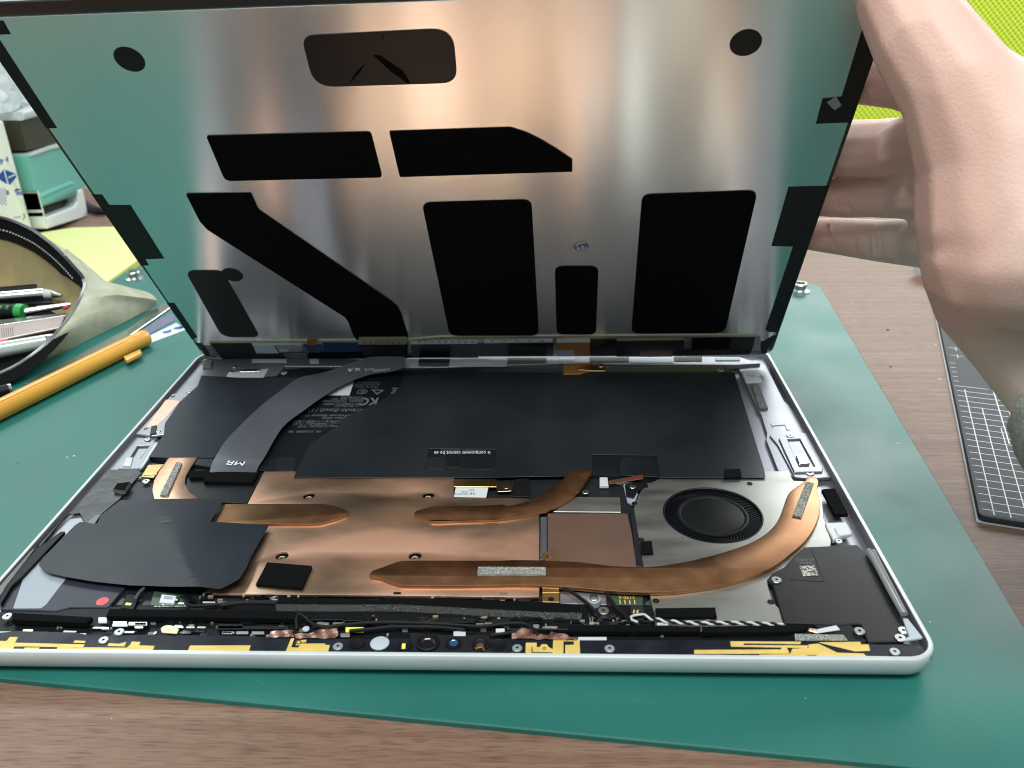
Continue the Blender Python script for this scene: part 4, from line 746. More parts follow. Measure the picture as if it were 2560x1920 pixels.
# canvas pouch with open zip
canvas = mat('canvas_cloth', (.30, .315, .22), .9, var=.16, vs=70, bump=.6, bs=1600, col2=(.46, .475, .37), lo=.3, hi=.7)
lining = mat('brown_lining', (.30, .25, .12), .9, var=.12, vs=60, bump=.4, bs=1300)
blk = mat('black_webbing', (.004, .004, .0045), .9, bump=.5, bs=1500, spec=.15)
def res(P_, n):
    P_ = [Vector(p) for p in smo([tuple(p) for p in P_], 6, False)]; L = [0]
    for i in range(1, len(P_)): L.append(L[-1]+(P_[i]-P_[i-1]).length)
    out = []; k = 0
    for i in range(n):
        t_ = L[-1]*i/(n-1)
        while k < len(L)-2 and L[k+1] < t_: k += 1
        f = (t_-L[k])/max(1e-6, L[k+1]-L[k]); out.append(P_[k].lerp(P_[k+1], f))
    return out
U_ = [px(*q, z) for q, z in zip(G2((-420, 20), (-250, 36), (-100, 58), (0, 74), (100, 102), (250, 172), (380, 266), (480, 360), (560, 450), (606, 500), (622, 535)), [46, 45, 44, 42, 40, 36, 31, 26, 21, 18, 16])]
Lw = [px(*q, z) for q, z in zip(G2((622, 535), (632, 580), (606, 660), (545, 770), (455, 890), (355, 998), (250, 1088), (130, 1168), (0, 1232), (-150, 1300), (-330, 1380)), [16, 14, 11, 8, 5, 3, 1, -1, -2, -3, -3])]
Bd = [px(*q, z) for q, z in zip(G2((505, 350), (600, 425), (720, 525), (820, 583), (950, 607), (1085, 632), (1158, 684), (1148, 712), (1050, 772), (900, 852), (700, 945), (500, 1045), (300, 1135), (100, 1215), (-100, 1300), (-330, 1400)), [24, 15, 7, 4, 2, 0, -3, -6, -7.8, -8.3, -8.4, -8.4, -8.4, -8.4, -8.4, -8.4])]
po = thing('canvas_pouch', 'cream canvas pencil pouch lying with its black zip open and brown lining showing', 'pencil case', at(-100, 280, ZM))
cA = res(U_[7:] + Lw[1:], 60); cB = res(Bd, 60)
rows = []
for k in range(9):
    t_ = k/8
    rows.append([tuple(cA[i].lerp(cB[i], t_) + Vector((0, 0, 4.0*math.sin(math.pi*t_)*(1 if i < 40 else .5) + .5*math.sin(i*.8+k*1.3)*math.sin(math.pi*t_)))) for i in range(60)])
loft('outer_cloth', rows[::-1], canvas, po, thick=.9)
up = res(U_, 40)
loft('back_cloth', [[tuple(p) for p in up], [tuple(p+Vector((4, 14, -p.z*.35))) for p in up], [(p.x+6, p.y+18, -8.4) for p in up]], canvas, po, thick=.8)
lo_ = res(Lw[::-1], 40)
low = [lo_[i] for i in range(40)]
seam = [p + Vector((-1.5, -2.0, -13 if i < 30 else -13+(i-30)*.9)) for i, p in enumerate(up)]
loft('zip_tape', [[tuple(p) for p in up], [tuple(p.lerp(q, .5)+Vector((.3, .6, 0))) for p, q in zip(up, seam)], [tuple(q) for q in seam]], blk, po, thick=.3)
bot = [Vector((p.x-2, p.y-14, -6.8)) for p in up]
loft('lining', [[tuple(q) for q in seam], [tuple(q.lerp(b_, .45)+Vector((0, 7, 0))) for q, b_ in zip(seam, bot)], [tuple(b_) for b_ in bot]], lining, po)
loft('pouch_floor', [[tuple(b_+Vector((0, .3, 0))) for b_ in bot], [(b_.lerp(l, .93).x, b_.lerp(l, .93).y, -7.4) for b_, l in zip(bot, low)]], blk, po)
ltp = [p + Vector((-2.5, 4.0, -2.2)) for p in low]
loft('zip_tape', [[tuple(q) for q in ltp], [tuple(p+Vector((.4, -.6, .6))) for p in low], [tuple(p+Vector((2.6, -4.4, -4.2))) for p in low]], blk, po, thick=.3)
V, F = [], []
for lip in (res(U_, 150), res(Lw, 150)):
    for i, p in enumerate(lip):
        t_ = (lip[min(i+1, 149)]-lip[max(i-1, 0)]).normalized(); w = Vector((0, -.5, .85)); s = t_.cross(w).normalized(); b0 = len(V)
        for dx in (-.42, .42):
            for dy in (-.9, .9):
                for dz in (-.2, 1.0): V.append(tuple(p + t_*dx + s*dy + w*dz))
        for f in ((0, 1, 3, 2), (4, 6, 7, 5), (0, 4, 5, 1), (2, 3, 7, 6), (1, 5, 7, 3)): F.append(tuple(b0+k for k in f))
mk('zip_teeth', V, F, mat('zip_metal', (.10, .10, .11), .25, .9), po, kind='stuff')
V, F = [], []
sp = res([p + Vector((-.8, -2.4, -6.5)) for p in U_[:-2]], 96)
for i in range(0, 94, 2):
    a, b = sp[i], sp[i+1]; b0 = len(V)
    for p in (a, b):
        for o_ in ((0, -.2, -.35), (0, -.2, .35), (0, -.7, 0)): V.append(tuple(p+Vector(o_)))
    F += [(b0, b0+1, b0+4, b0+3), (b0+1, b0+2, b0+5, b0+4), (b0+2, b0, b0+3, b0+5)]
mk('stitching', V, F, M['wwire'], po, kind='stuff')
# tools inside the pouch
def rod(root, nm, fr, p0, p1, z, r, m, n=16): return tube(nm, [px(*fr(p0)[0], z), px(*fr(p1)[0], z)], r, m, root, sm=0, n=n)
sp_ = thing('silver_pen', 'shiny silver pen lying topmost inside the open pouch', 'pen', at(-90, 265, 2))
rod(sp_, 'pen_barrel', G2, (330, 636), (-300, 690), 5, [3.6, 3.8], M['steel'], 24); rod(sp_, 'grip_ring', G2, (395, 640), (325, 637), 5, [2.4, 3.2], M['wwire']); rod(sp_, 'pen_tip', G2, (455, 652), (395, 640), 5, [1.0, 2.2], M['screw'])
sd = thing('screwdriver', 'small screwdriver with black and green grip inside the pouch', 'screwdriver', at(-95, 250, 0))
rod(sd, 'handle', G2, (135, 765), (-200, 770), 3, [4.2, 4.6], M['plastic']); rod(sd, 'collar', G2, (185, 768), (135, 765), 3, [4.3, 4.5], mat('green_plastic', (.02, .30, .06), .4)); rod(sd, 'shaft', G2, (520, 716), (185, 772), 3, [1.4, 2.2], M['steel'])
for k in range(3): rod(sd, 'grip_inset', G2, (70-k*45, 728), (45-k*45, 742), 6.2, [.9, .9], bpy.data.materials['green_plastic'], 8)
bc = thing('box_cutter', 'flat steel blade holder with printed scale inside the pouch', 'cutter', at(-95, 235, 0))
plate('blade_body', on(2, G2((-200, 905), (480, 798), (445, 882), (-200, 1015))), 1, 2, mat('pinkish_steel', (.55, .45, .43), .35, .8), bc, b=.2)
for k in range(6): plate('tick_mark', on(2.04, G2((10+k*16, 888-k), (14+k*16, 888-k), (20+k*16, 962-k*2), (16+k*16, 962-k*2))), 2, 2.05, M['ink'], bc, b=.01)
plate('red_slider', on(1.5, G2((-100, 985), (60, 968), (40, 1000), (-100, 1015))), .5, 1.5, M['red'], bc, b=.2)
gt = thing('glass_tube', 'pale translucent tube lowest inside the open pouch', 'tube', at(-90, 220, -2)); rod(gt, 'tube_wall', G2, (345, 985), (-250, 1095), 0, [3.6, 4.6], mat('pale_glass', (.45, .52, .50), .12, .2, coat=1)); rod(gt, 'tube_cap', G2, (400, 972), (345, 985), 0, [3.2, 3.7], M['steel'])
hb = thing('steel_scale', 'thin steel scale between the screwdriver and the cutter', 'ruler', at(-90, 245, 0)); plate('scale_blade', on(2.5, G2((-200, 850), (490, 775), (485, 795), (-200, 895))), 2.1, 2.5, M['steel'], hb, b=.1); rod(hb, 'hang_ring', G2, (500, 735), (470, 745), 3, [1.0, 1.0], M['red'], 8)
bp2 = thing('black_pen', 'black pen with silver cap tucked behind the silver pen in the pouch', 'pen', at(-100, 285, 0))
rod(bp2, 'pen_barrel', G2, (300, 590), (-250, 640), 1, [2.6, 2.8], M['plastic']); rod(bp2, 'pen_cap', G2, (420, 600), (300, 590), 1, [2.0, 2.6], M['screw'])
gp = thing('grey_pencil', 'dark grey pencil lying between the screwdriver and the silver pen', 'pencil', at(-95, 258, 0))
rod(gp, 'pencil_barrel', G2, (395, 690), (-250, 728), 0, [2.0, 2.2], M['ribbon'], 6); rod(gp, 'pencil_tip', G2, (440, 686), (395, 690), 0, [.5, 1.9], M['brass'], 6)
# yellow note pad
np_ = thing('note_pad', 'pale yellow lined note pad behind the canvas pouch', 'note pad', at(-165, 410, ZD))
paper = mat('yellow_paper', (.60, .67, .27), .75)
NP = [(-111, 338), (-110, 487), (-203, 484), (-232, 462), (-236, 338)]
for k in range(4): plate('paper_stack', [(x-.25*k*(1 if x > -150 else 0), y) for x, y in NP], ZD+.02+k*1.0, ZD+.95+k*1.0, paper if k == 3 else mat('yellow_green_paper', (.52, .60, .18), .7), np_, b=.05)
for k in range(16): plate('ruled_line', [(-234, 345+k*8.6), (-112.5, 345+k*8.6), (-112.5, 345.5+k*8.6), (-234, 345.5+k*8.6)] if k < 13 else [(-200, 345+k*8.6), (-112.5, 345+k*8.6), (-112.5, 345.5+k*8.6), (-200, 345.5+k*8.6)], ZD+3.94, ZD+3.96, mat('pale_line', (.55, .68, .38), .7) if k == 0 else bpy.data.materials['pale_line'], np_, b=.002)
# white carton with blue fish
ct = thing('paper_carton', 'white paper carton printed with blue fish at the left edge', 'carton', at(-300, 450, ZD))
CY = 455.
cR = onY((72, 545), CY+10)[0]; cT = onY((7, 306), CY)[1]
carton = mat('carton_board', (.74, .80, .72), .6)
plate('carton_body', [(cR-120, CY), (cR, CY), (cR, CY+10), (cR-120, CY+10)], ZD+.02, cT, carton, ct, b=1.)
FRM = Matrix.Translation(Vector((0, CY, 0))*.001) @ Matrix.Rotation(math.pi/2, 4, 'X')
def fishp(nm, pts, m=M['bink'], h=.05, fr=G1): return plate(nm, [onY(p, CY) for p in fr(*pts)], -.02 + h, .02+h, m, ct, FRM, b=.005)
fishp('printed_fish', [(-6, 1035), (20, 1005), (45, 1010), (92, 1028), (98, 1050), (60, 1095), (30, 1085), (-5, 1062)])
for pts in [[(22, 1010), (28, 1008), (52, 1090), (46, 1092)], [(48, 1050), (90, 1030), (93, 1036), (50, 1056)]]: fishp('printed_scale', pts, carton, .08)
bl2 = mat('pale_blue_ink', (.10, .13, .42), .6)
fishp('printed_fish', [(30, 948), (45, 922), (52, 962)], bl2)
for k in range(4): fishp('printed_dash', [(-10+k*4, 940+k*10), (22-k*2, 946+k*7), (20-k*2, 952+k*7), (-10+k*4, 947+k*10)], bl2)
for k in range(6): fishp('printed_dash', [(82+k*6, 1128-k*7), (118+k*3, 1120+k*1), (120+k*3, 1126+k*1), (84+k*6, 1135-k*7)] if k < 3 else [(84+k*2, 1130+(k-3)*9), (132, 1136+(k-3)*7), (134, 1142+(k-3)*7), (88+k*2, 1138+(k-3)*9)], bl2)
for i in range(4):
    for j in range(5):
        x = 2+i*11; y = 1120+j*20+(i % 2)*10
        fishp('printed_dash', [(x-5, y), (x, y-7), (x+5, y), (x+1, y+8)], bl2)
fishp('printed_fish', [(36, 1140), (50, 1122), (55, 1150), (46, 1160)], bl2)
for k in range(5): fishp('printed_word', [(82+k*9, 1290+k*-1), (86+k*9, 1281-k), (89+k*9, 1290-k), (85+k*9, 1296-k)], M['gink'])
fishp('printed_word', [(128, 1270), (146, 1265), (150, 1285), (136, 1306), (132, 1302), (142, 1284), (140, 1272)], M['gink'])
# teal tray unit: white housing standing behind the carton, its side towards us
HX = -217.
hs = thing('tray_unit', 'white storage unit with a teal pull drawer behind the fish carton', 'storage unit', at(HX-40, 500, ZD))
SX = Matrix(((0, 0, 1, HX), (1, 0, 0, 0), (0, 1, 0, 0), (0, 0, 0, 1))); SX = Matrix.Translation(Vector((HX, 0, 0))*.001) @ Matrix(((0, 0, 1, 0), (1, 0, 0, 0), (0, 1, 0, 0), (0, 0, 0, 1)))
SN = [0]
def side(nm, pts, x0, x1, m, r=0, b=.4, fr=G1, par=hs, **k):
    SN[0] += 1; q = [(max(onX(p, HX)[0], 472.+SN[0]*.6), onX(p, HX)[1]) for p in fr(*pts)]; q = rnd(q, r) if r else q
    return plate(nm, q, x0, x1, m, par, SX, b=b, **k)
house = mat('white_housing', (.72, .77, .75), .45)
side('housing', [(60, 1475), (522, 1281), (508, 1190), (492, 1120), (462, 1128), (462, 1195), (440, 1226), (228, 1312), (195, 1290), (150, 1180), (60, 1200)], -60, 0, house, r=1.5, b=.8)
teal = mat('teal_plastic', (.14, .42, .37), .38)
side('drawer_front', [(40, 965), (300, 880), (420, 860), (520, 1100), (462, 1140), (455, 1160), (180, 1262), (100, 1150)], -55, -1.2, teal, r=2, b=.8)
side('pull_rim', [(165, 1183), (300, 1120), (425, 1072), (450, 1092), (452, 1136), (320, 1196), (182, 1256), (160, 1222)], -6, 1.6, teal, r=2.5, b=1.6, rb=True)
side('groove_shade', [(178, 1190), (420, 1086), (424, 1098), (182, 1203)], 1.0, 1.75, mat('shaded_teal', (.06, .36, .32), .4), r=.8, b=.1)  # darker teal strip laid on the rim as painted shade of a groove
side('drawer_slot', [(222, 1248), (455, 1160), (470, 1205), (440, 1235), (236, 1320)], -14, -9, M['dark'])
side('silver_edge', [(40, 962), (312, 862), (420, 830), (430, 860), (300, 886), (42, 980)], -55, .3, M['alu'], b=.3)
side('dark_shelf', [(0, 752), (215, 692), (400, 640), (430, 835), (312, 858), (75, 930), (0, 950)], -60, -3, mat('smoked_plastic', (.035, .033, .018), .25), b=.5)
side('silver_rail', [(-60, 715), (150, 655), (350, 600), (400, 640), (215, 692), (20, 748), (-60, 770)], -62, 1, M['alu'], b=1.5, rb=True)
bg = thing('plastic_bag', 'crumpled clear white plastic bag on top of the storage unit', 'bag', at(HX-40, 500, 60))
bagm = mat('milky_plastic', (.70, .78, .82), .3, bump=.8, bs=45)
rows = []
for i in range(12):
    rows.append([])
    for j in range(16):
        q = G1((-80+j*32, 280+i*36))[0]; y, z = onX((q[0], q[1]), HX); rows[-1].append((HX-6-6*abs(math.sin(i*.9+j*1.7))-.25*j-4*math.cos(j*.5), y, max(z, onX((q[0], G1((0, 690))[0][1]-.3*q[0]), HX)[1])))
loft('bag_film', rows, bagm, bg, thick=.3)
cb = tube('black_cord', [px(*q, ZD+4) for q in G1((480, 1200), (545, 1235), (600, 1250), (680, 1235))], 3.4, M['rubber']); tag(cb, 'black cord end lying beside the white storage unit', 'cord'); cb.name = 'power_cable'
cw = box('cupboard_panel', -900, -330, 700, 720, ZD+.02, 420, mat('pale_cupboard', (.66, .70, .70), .5), b=1); tag(cw, 'pale upright board behind the storage unit', 'board')
# lime chair behind the desk
lime = mat('lime_mesh', (.56, .78, .01), .7); t = lime.node_tree; B = t.nodes['Principled BSDF']; ln = t.links.new
tc = nd(lime, 'ShaderNodeTexCoord'); mp = nd(lime, 'ShaderNodeMapping'); ln(tc.outputs['Object'], mp.inputs[0]); mp.inputs['Rotation'].default_value = (0, math.radians(45), 0); mp.inputs['Scale'].default_value = (1, 0, 1)
vr = nd(lime, 'ShaderNodeTexVoronoi'); vr.inputs['Scale'].default_value = 235; vr.inputs['Randomness'].default_value = 0; ln(mp.outputs[0], vr.inputs['Vector'])
mr = nd(lime, 'ShaderNodeMapRange'); mr.inputs[1].default_value = .30; mr.inputs[2].default_value = .42; ln(vr.outputs['Distance'], mr.inputs[0])
mx = nd(lime, 'ShaderNodeMix'); mx.data_type = 'RGBA'; mx.inputs[6].default_value = (.28, .40, .012, 1); mx.inputs[7].default_value = (.80, .96, .09, 1); ln(mr.outputs[0], mx.inputs['Factor']); ln(mx.outputs[2], B.inputs['Base Color'])
tl = nd(lime, 'ShaderNodeBsdfTranslucent'); ln(mx.outputs[2], tl.inputs[0]); ms = nd(lime, 'ShaderNodeMixShader'); ms.inputs[0].default_value = .38; ln(B.outputs[0], ms.inputs[1]); ln(tl.outputs[0], ms.inputs[2]); ln(ms.outputs[0], t.nodes['Material Output'].inputs[0])
ch = thing('mesh_chair', 'lime green mesh office chair back behind the hand', 'chair', at(600, 800, -750))
rows = []
for i in range(14):
    z = -200+i*27.5; rows.append([(330+j*40, 800+40*math.sin(math.pi*j/18)+.00025*(z-100)**2, z) for j in range(19)])
loft('backrest', rows, lime, ch)
for xx in (326, 1054): tube('back_frame', [(xx, 803, -240), (xx, 800, 100), (xx, 806, 160)], 11, M['plastic'], ch)
tube('chair_post', [(690, 880, -740), (690, 880, -150)], 30, M['plastic'], ch, sm=0)
# black cutting board with white grid
bd = thing('black_cutting_board', 'black cutting board with white grid under the wrist at the right', 'cutting mat', at(400, 160, ZD))
c0 = px(2449, 1289, ZD+3); c1 = px(2349, 812, ZD+3); e = (c1-c0); e.z = 0; e.normalize(); w = Vector((e.y, -e.x, 0))
bp = lambda u, v: (c0.x+w.x*u+e.x*v, c0.y+w.y*u+e.y*v)
slate = mat('black_vinyl', (.022, .024, .030), .6, bump=.04, bs=1500)
plate('board_sheet', rnd([bp(0, 0), bp(220, 0), bp(220, 300), bp(0, 300)], 2.5), ZD+.6, ZD+3, slate, bd, b=.35, rb=True)
plate('paper_backing', [bp(-.5, -.1), bp(219, -.1), bp(219, 299), bp(-.5, 299)], ZD+.02, ZD+.6, M['label'], bd, b=.05)
def gl(u0, u1, v0, v1): plate('grid_line', [bp(u0, v0), bp(u1, v0), bp(u1, v1), bp(u0, v1)], ZD+2.99, ZD+3.02, M['wink'], bd, b=.004)
for k in range(26):
    v = 5+k*5.4; gl(1.3 if k < 20 else 1.0, 60 if k < 16 else 60-(k-15)*9 if k < 21 else 3.2, v-.17, v+.17)
for k, top in enumerate([110, 92, 74, 96, 96, 96, 96, 96, 96, 96]): gl(5+k*5.4-.2, 5+k*5.4+.2, 2, top)
for v in (150, 160): gl(2, 8, v, v+.3); gl(5.2, 5.5, v-3, v+2)
gl(17, 17.5, 60, 150)
# bit behind the little finger
pc = thing('pen_cap', 'small black cap with a pale rim on the desk behind the little finger', 'cap', at(392, 380, ZD))
p = px(2306, 672, ZD+5); lathe('cap_body', [(6, 0), (6.2, 22), (5, 24), (0, 24)], (p.x, p.y, ZD+6.5), M['plastic'], pc, axis=(1, .5, 0)); lathe('cap_rim', [(5, 0), (6.5, .2), (6.5, 1.6), (5, 1.8)], (p.x-1.2, p.y-.6, ZD+6.5), M['white'], pc, axis=(1, .5, 0))
# crumbs
V, F = [], []; FI = []
spots = [(px(2219, 825, ZD), 1.2, 0), (px(2226, 917, ZD), .9, 0), (px(2349, 948, ZD), 1.0, 1), (px(2340, 862, ZD), .7, 1), (px(2130, 760, ZD), .5, 1), (px(2138, 800, ZD), .5, 1), (px(2245, 1108, ZM), .9, 1), (px(2240, 1155, ZM), .6, 1), (px(2125, 1225, ZM), .5, 1), (px(2325, 1555, ZM), .5, 1), (px(185, 1140, ZM), .7, 1), (px(168, 1143, ZM), .6, 1), (px(45, 1158, ZM), .5, 0)]
for k in range(60): spots.append((Vector((random.uniform(-110, 350), random.uniform(-40, 380), ZM)), random.choice([.1, .14, .2]), 1))
for k in range(45): spots.append((Vector((random.uniform(350, 420), random.uniform(-60, 420), ZD)), random.choice([.15, .22, .3]), 1))
for k in range(40): spots.append((Vector((random.uniform(-20, 300), random.uniform(-90, -30), ZD)), random.choice([.12, .18, .25]), 1))
for p, r_, c in spots:
    if -2 < p.x < 289 and -2 < p.y < 219: continue
    b0 = len(V); a0 = random.random()*6
    for k in range(5): V.append((p.x+r_*(.6+.6*random.random())*math.cos(a0+k*1.26), p.y+r_*(.5+.5*random.random())*math.sin(a0+k*1.26), p.z+.03))
    V.append((p.x, p.y, p.z+.05+r_*.5))
    for k in range(5): F.append((b0+k, b0+(k+1) % 5, b0+5)); FI.append(c)
cs = mk('dust_crumbs', V, F, [M['dark'], M['label']], fm=FI, kind='stuff'); tag(cs, 'tiny crumbs scattered over the mat and the desk', 'crumbs')

# ------------------------------------------------------------------ the hand holding the panel's right edge
# a litter of tiny parts on the front circuit strip
V, F, I = [], [], []
for k in range(420):
    x, y = random.uniform(120, 1780), random.choice([random.uniform(1543, 1560), random.uniform(1552, 1592), random.uniform(1488, 1506)])
    p = px(x, y, -2.3)
    if not (4 < p.x < 250) or (y < 1510 and not 420 < x < 1330) or (y < 1560 and x < 300): continue
    w_, d_, h_ = random.choice([(.9, .5, .5), (.5, .9, .45), (1.6, .8, .6), (2.4, 1.2, .8), (.6, .3, .3), (4, .8, .7)]); b0 = len(V)
    for dx in (-w_/2, w_/2):
        for dy in (-d_/2, d_/2):
            for dz in (-.3, h_): V.append((p.x+dx, p.y+dy, p.z+dz))
    for f in ((0, 1, 3, 2), (4, 6, 7, 5), (0, 4, 5, 1), (2, 3, 7, 6), (1, 5, 7, 3)): F.append(tuple(b0+j for j in f)); I.append(k % 5 if w_ < 2 else 1)
mk('board_components', V, F, [M['solder'], M['lens'], M['pcb'], M['grey'], mat('tan_ceramic', (.25, .19, .12), .4)], TB, fm=I, kind='stuff')
# cutting scars on the mat
V, F = [], []
for k in range(70):
    x, y, a, L = random.uniform(-110, 340), random.uniform(-20, 370), random.uniform(-.6, .6)+random.choice([0, 1.4]), random.uniform(2, 16); w_ = .07
    if -8 < x < 295 and -8 < y < 225: continue
    dx, dy = math.cos(a)*L, math.sin(a)*L; b0 = len(V); ny = (-math.sin(a)*w_, math.cos(a)*w_)
    V += [(x, y, ZM+.012), (x+dx*.5+ny[0], y+dy*.5+ny[1], ZM+.012), (x+dx, y+dy, ZM+.012), (x+dx*.5-ny[0], y+dy*.5-ny[1], ZM+.012)]; F.append((b0+3, b0+2, b0+1, b0))
for (x, y, r_, e_) in [(1930, 1760, 5, .6), (1290, 1726, 1.6, 1), (2125, 1585, 1.2, 1), (2105, 1290, 3, .5), (215, 1080, 4, .5), (640, 1700, 1.2, 1), (1590, 1745, 1.5, .6), (2290, 1330, 3, .6), (170, 1180, 3.5, .5)]:
    p = px(x, y, ZM); n_ = 9; b0 = len(V)
    for k in range(14):
        q = p + Vector((random.gauss(0, r_), random.gauss(0, r_*e_), 0)); b0 = len(V); rr = random.uniform(.12, .4)
        for t_ in range(6): V.append((q.x+rr*(.6+.6*random.random())*math.cos(t_*1.05), q.y+rr*.7*(.6+.6*random.random())*math.sin(t_*1.05), ZM+.01))
        F.append(tuple(b0+t_ for t_ in range(6))[::-1])
mk('scuff_marks', V, [f[::-1] for f in F], mat('pale_scuff', (.035, .17, .145), .6), cm, kind='stuff')
skin = mat('skin', (.68, .575, .485), .5, sss=.16, col2=(.76, .685, .60), vs=45, lo=.36, hi=.6, bump=.16, bs=1100, detail=4)
t = skin.node_tree; B = t.nodes['Principled BSDF']; src = B.inputs['Base Color'].links[0].from_socket
tc = nd(skin, 'ShaderNodeTexCoord'); sx = nd(skin, 'ShaderNodeSeparateXYZ'); t.links.new(tc.outputs['Generated'], sx.inputs[0])
mr = nd(skin, 'ShaderNodeMapRange'); mr.inputs[1].default_value = .30; mr.inputs[2].default_value = .52; t.links.new(sx.outputs[0], mr.inputs[0])
mx = nd(skin, 'ShaderNodeMix'); mx.data_type = 'RGBA'; mx.inputs[6].default_value = (.66, .425, .355, 1); t.links.new(mr.outputs[0], mx.inputs['Factor']); t.links.new(src, mx.inputs[7]); t.links.new(mx.outputs[2], B.inputs['Base Color'])
person = thing('person', 'right hand in a grey knitted cuff gripping the right edge of the lifted panel', 'person', at(330, 60, ZD))
chains = [
 [(2195, -110, 266, 10.5), (2230, -50, 260, 11.8), (2254, 0, 254, 12.8), (2318, 112, 247, 14.6), (2396, 225, 243, 15.8), (2480, 410, 245, 20.5), (2489, 560, 246, 21.5), (2492, 655, 249, 20.5), (2486, 742, 260, 17.5), (2562, 852, 266, 16.5), (2680, 960, 258, 19), (2900, 1100, 245, 22)],
 [(2396, 225, 243, 15), (2560, 335, 246, 17), (2640, 480, 244, 24), (2650, 630, 240, 24)],
 [(2650, 630, 240, 24), (2492, 640, 247, 21)],
 [(2640, 480, 246, 22), (2485, 560, 250, 20)],
 [(2480, 410, 256, 14), (2376, 330, 274, 12), (2354, 430, 292, 12), (2352, 520, 306, 12), (2372, 600, 316, 12), (2492, 680, 272, 14)],
 [(2480, 410, 262, 16), (2354, 430, 292, 12)], [(2485, 560, 270, 15), (2352, 520, 306, 12)],
 [(2420, 260, 255, 13), (2390, 235, 268, 10.5), (2255, 200, 284, 9.6), (2160, 188, 293, 9.8), (2085, 185, 298, 9.2), (2020, 185, 298, 7.5)],
 [(2372, 345, 274, 12), (2262, 370, 307, 11.0), (2180, 372, 317, 10.7), (2110, 372, 326, 10.8), (2020, 376, 334, 9.8), (1950, 382, 336, 8)],
 [(2362, 490, 292, 10.8), (2262, 488, 323, 9.0), (2180, 488, 332, 8.7), (2120, 489, 338, 8.9), (2060, 490, 343, 8.3), (1960, 498, 348, 7)],
 [(2385, 606, 302, 10.5), (2296, 607, 330, 9.6), (2200, 602, 344, 8.6), (2110, 592, 354, 7.9), (2035, 586, 361, 7.0), (1970, 580, 363, 6.2)]]
bm = bmesh.new()
def blob(A_, ra, B_, rb):
    n_ = max(2, int((B_-A_).length/2.2))
    for k in range(n_+1):
        t_ = k/n_; r_ = ra+(rb-ra)*t_; bmesh.ops.create_icosphere(bm, subdivisions=2, radius=r_*.001, matrix=Matrix.Translation(A_.lerp(B_, t_)*.001))
for c in chains:
    for (x0, y0, z0, r0), (x1, y1, z1, r1) in zip(c, c[1:]): blob(cz(x0, y0, z0), r0, cz(x1, y1, z1), r1)
hm = bpy.data.meshes.new('hand_src'); bm.to_mesh(hm); bm.free()
ho = bpy.data.objects.new('hand_src', hm); COL.objects.link(ho)
md = ho.modifiers.new('r', 'REMESH'); md.mode = 'VOXEL'; md.voxel_size = .0008; md.use_smooth_shade = True
dg = bpy.context.evaluated_depsgraph_get(); hm2 = bpy.data.meshes.new_from_object(ho.evaluated_get(dg))
bpy.data.objects.remove(ho)
import numpy as np
nv = len(hm2.vertices); co = np.empty(nv*3); hm2.vertices.foreach_get('co', co); co = co.reshape(-1, 3)
ed = np.empty(len(hm2.edges)*2, dtype=np.int64); hm2.edges.foreach_get('vertices', ed); ed = ed.reshape(-1, 2)
deg = np.bincount(ed.ravel(), minlength=nv)[:, None].astype(float)
d_ = co*1000 - np.array(CAM); zz = d_ @ np.array(FW); wx = 1280 + FPX*(d_ @ np.array(RT))/zz
wgt = np.clip((wx-2325)/120, .12, 1)[:, None]
for it in range(34):
    acc = np.stack([np.bincount(ed[:, 0], co[ed[:, 1], k], nv)+np.bincount(ed[:, 1], co[ed[:, 0], k], nv) for k in range(3)], 1)/deg
    co = co + (acc-co)*.6*wgt
hm2.vertices.foreach_set('co', co.ravel()); hm2.update()
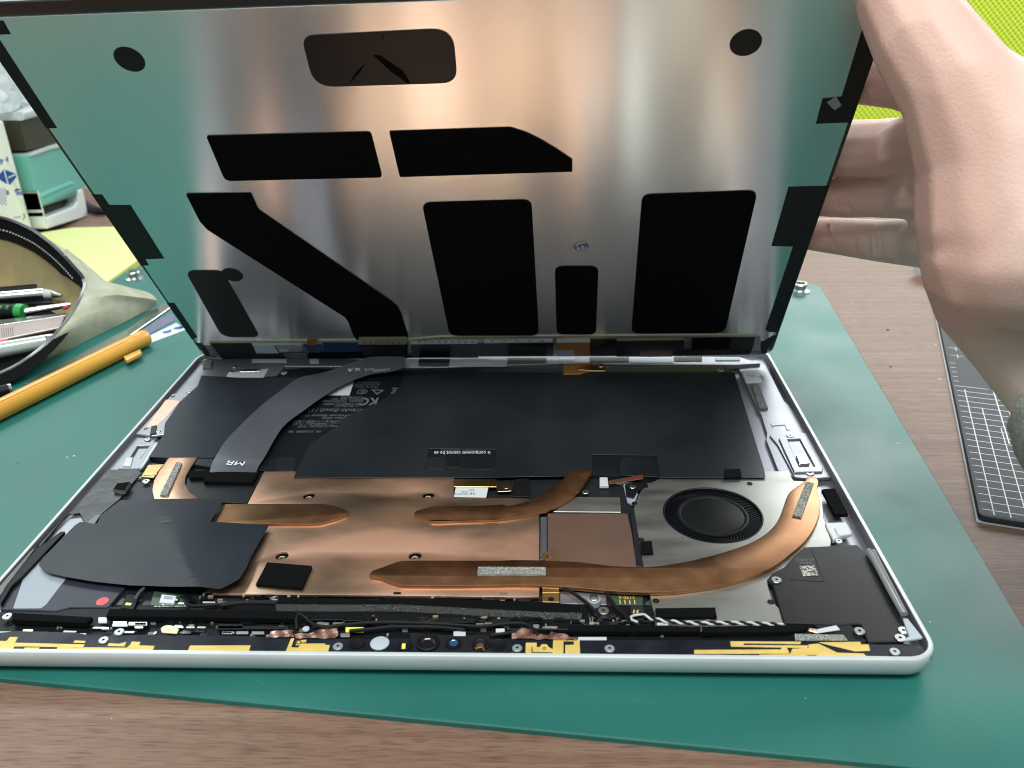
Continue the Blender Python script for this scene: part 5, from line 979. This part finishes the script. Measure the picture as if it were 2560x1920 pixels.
# finger creases pressed into the surface
cr_ = [G3((548, 880), (552, 1000)), G3((640, 850), (655, 990)), G3((250, 1165), (268, 1240)), G3((275, 1170), (290, 1235)), G3((590, 1160), (625, 1240)), G3((170, 1340), (205, 1460)), G3((320, 1400), (330, 1500)), G3((400, 1390), (410, 1510)), G3((470, 1390), (480, 1515)), G3((400, 600), (385, 560)), G3((610, 1090), (690, 1200)), G3((575, 900), (570, 990)), G3((230, 1180), (240, 1230)), G3((440, 1400), (450, 1500)), G3((660, 880), (690, 1010)), G3((640, 1230), (700, 1330))]
cam_i = cam.matrix_world.inverted()
nrm = [v.normal.copy() for v in hm2.vertices]
for v in hm2.vertices:
    c = cam_i @ v.co; ix, iy = 1280 + FPX*c.x/-c.z, 960 - FPX*c.y/-c.z
    if ix > 2330 or ix < 2030: continue
    s = 0
    for (x0, y0), (x1, y1) in cr_:
        dx, dy = x1-x0, y1-y0; t_ = max(0, min(1, ((ix-x0)*dx+(iy-y0)*dy)/(dx*dx+dy*dy))); dd = math.hypot(ix-x0-t_*dx, iy-y0-t_*dy); s += math.exp(-(dd/4.5)**2)
    if s > .02 and nrm[v.index].dot(FW) < 0: v.co -= nrm[v.index]*min(s, 1.2)*.0009
hm2.name = 'hand'; hm2.materials.clear(); hm2.materials.append(skin)
hd = bpy.data.objects.new('hand', hm2); Mh = Matrix.Identity(4)
cen = sum((v.co for v in hm2.vertices), Vector())/len(hm2.vertices); hm2.transform(Matrix.Translation(-cen)); reg(hd, person, Matrix.Translation(cen))
hm2.polygons.foreach_set('use_smooth', [True]*len(hm2.polygons))
knit = mat('grey_knit', (.22, .25, .22), .95, col2=(.34, .38, .34), vs=1100, lo=.4, hi=.62, bump=.5, bs=1400, detail=3)
V, F = [], []
ax = [cz(2606, 935, 222), cz(2695, 978, 218), cz(2880, 1060, 216), cz(3100, 1180, 215)]
pth = [Vector(p) for p in smo([tuple(p) for p in ax], 8, False)]; N_ = 26
for i, p in enumerate(pth):
    d = (pth[min(i+1, len(pth)-1)]-pth[max(i-1, 0)]).normalized(); s = d.cross(Vector((0, 0, 1))).normalized(); u = s.cross(d); r_ = 14.0+min(i*1.2, 14)+.4*math.sin(i*1.3)
    if i == 0: r_ = 10.5
    for j in range(N_): V.append(tuple(p + (s*math.cos(2*math.pi*j/N_)*1.05 + u*math.sin(2*math.pi*j/N_))*r_*(1+.012*math.sin(j*2.1+i))))
for i in range(len(pth)-1):
    for j in range(N_): F.append((i*N_+j, (i+1)*N_+j, (i+1)*N_+(j+1) % N_, i*N_+(j+1) % N_))
F.append(tuple(range(N_)))
mk('sleeve', V, F, knit, person, smooth=True)
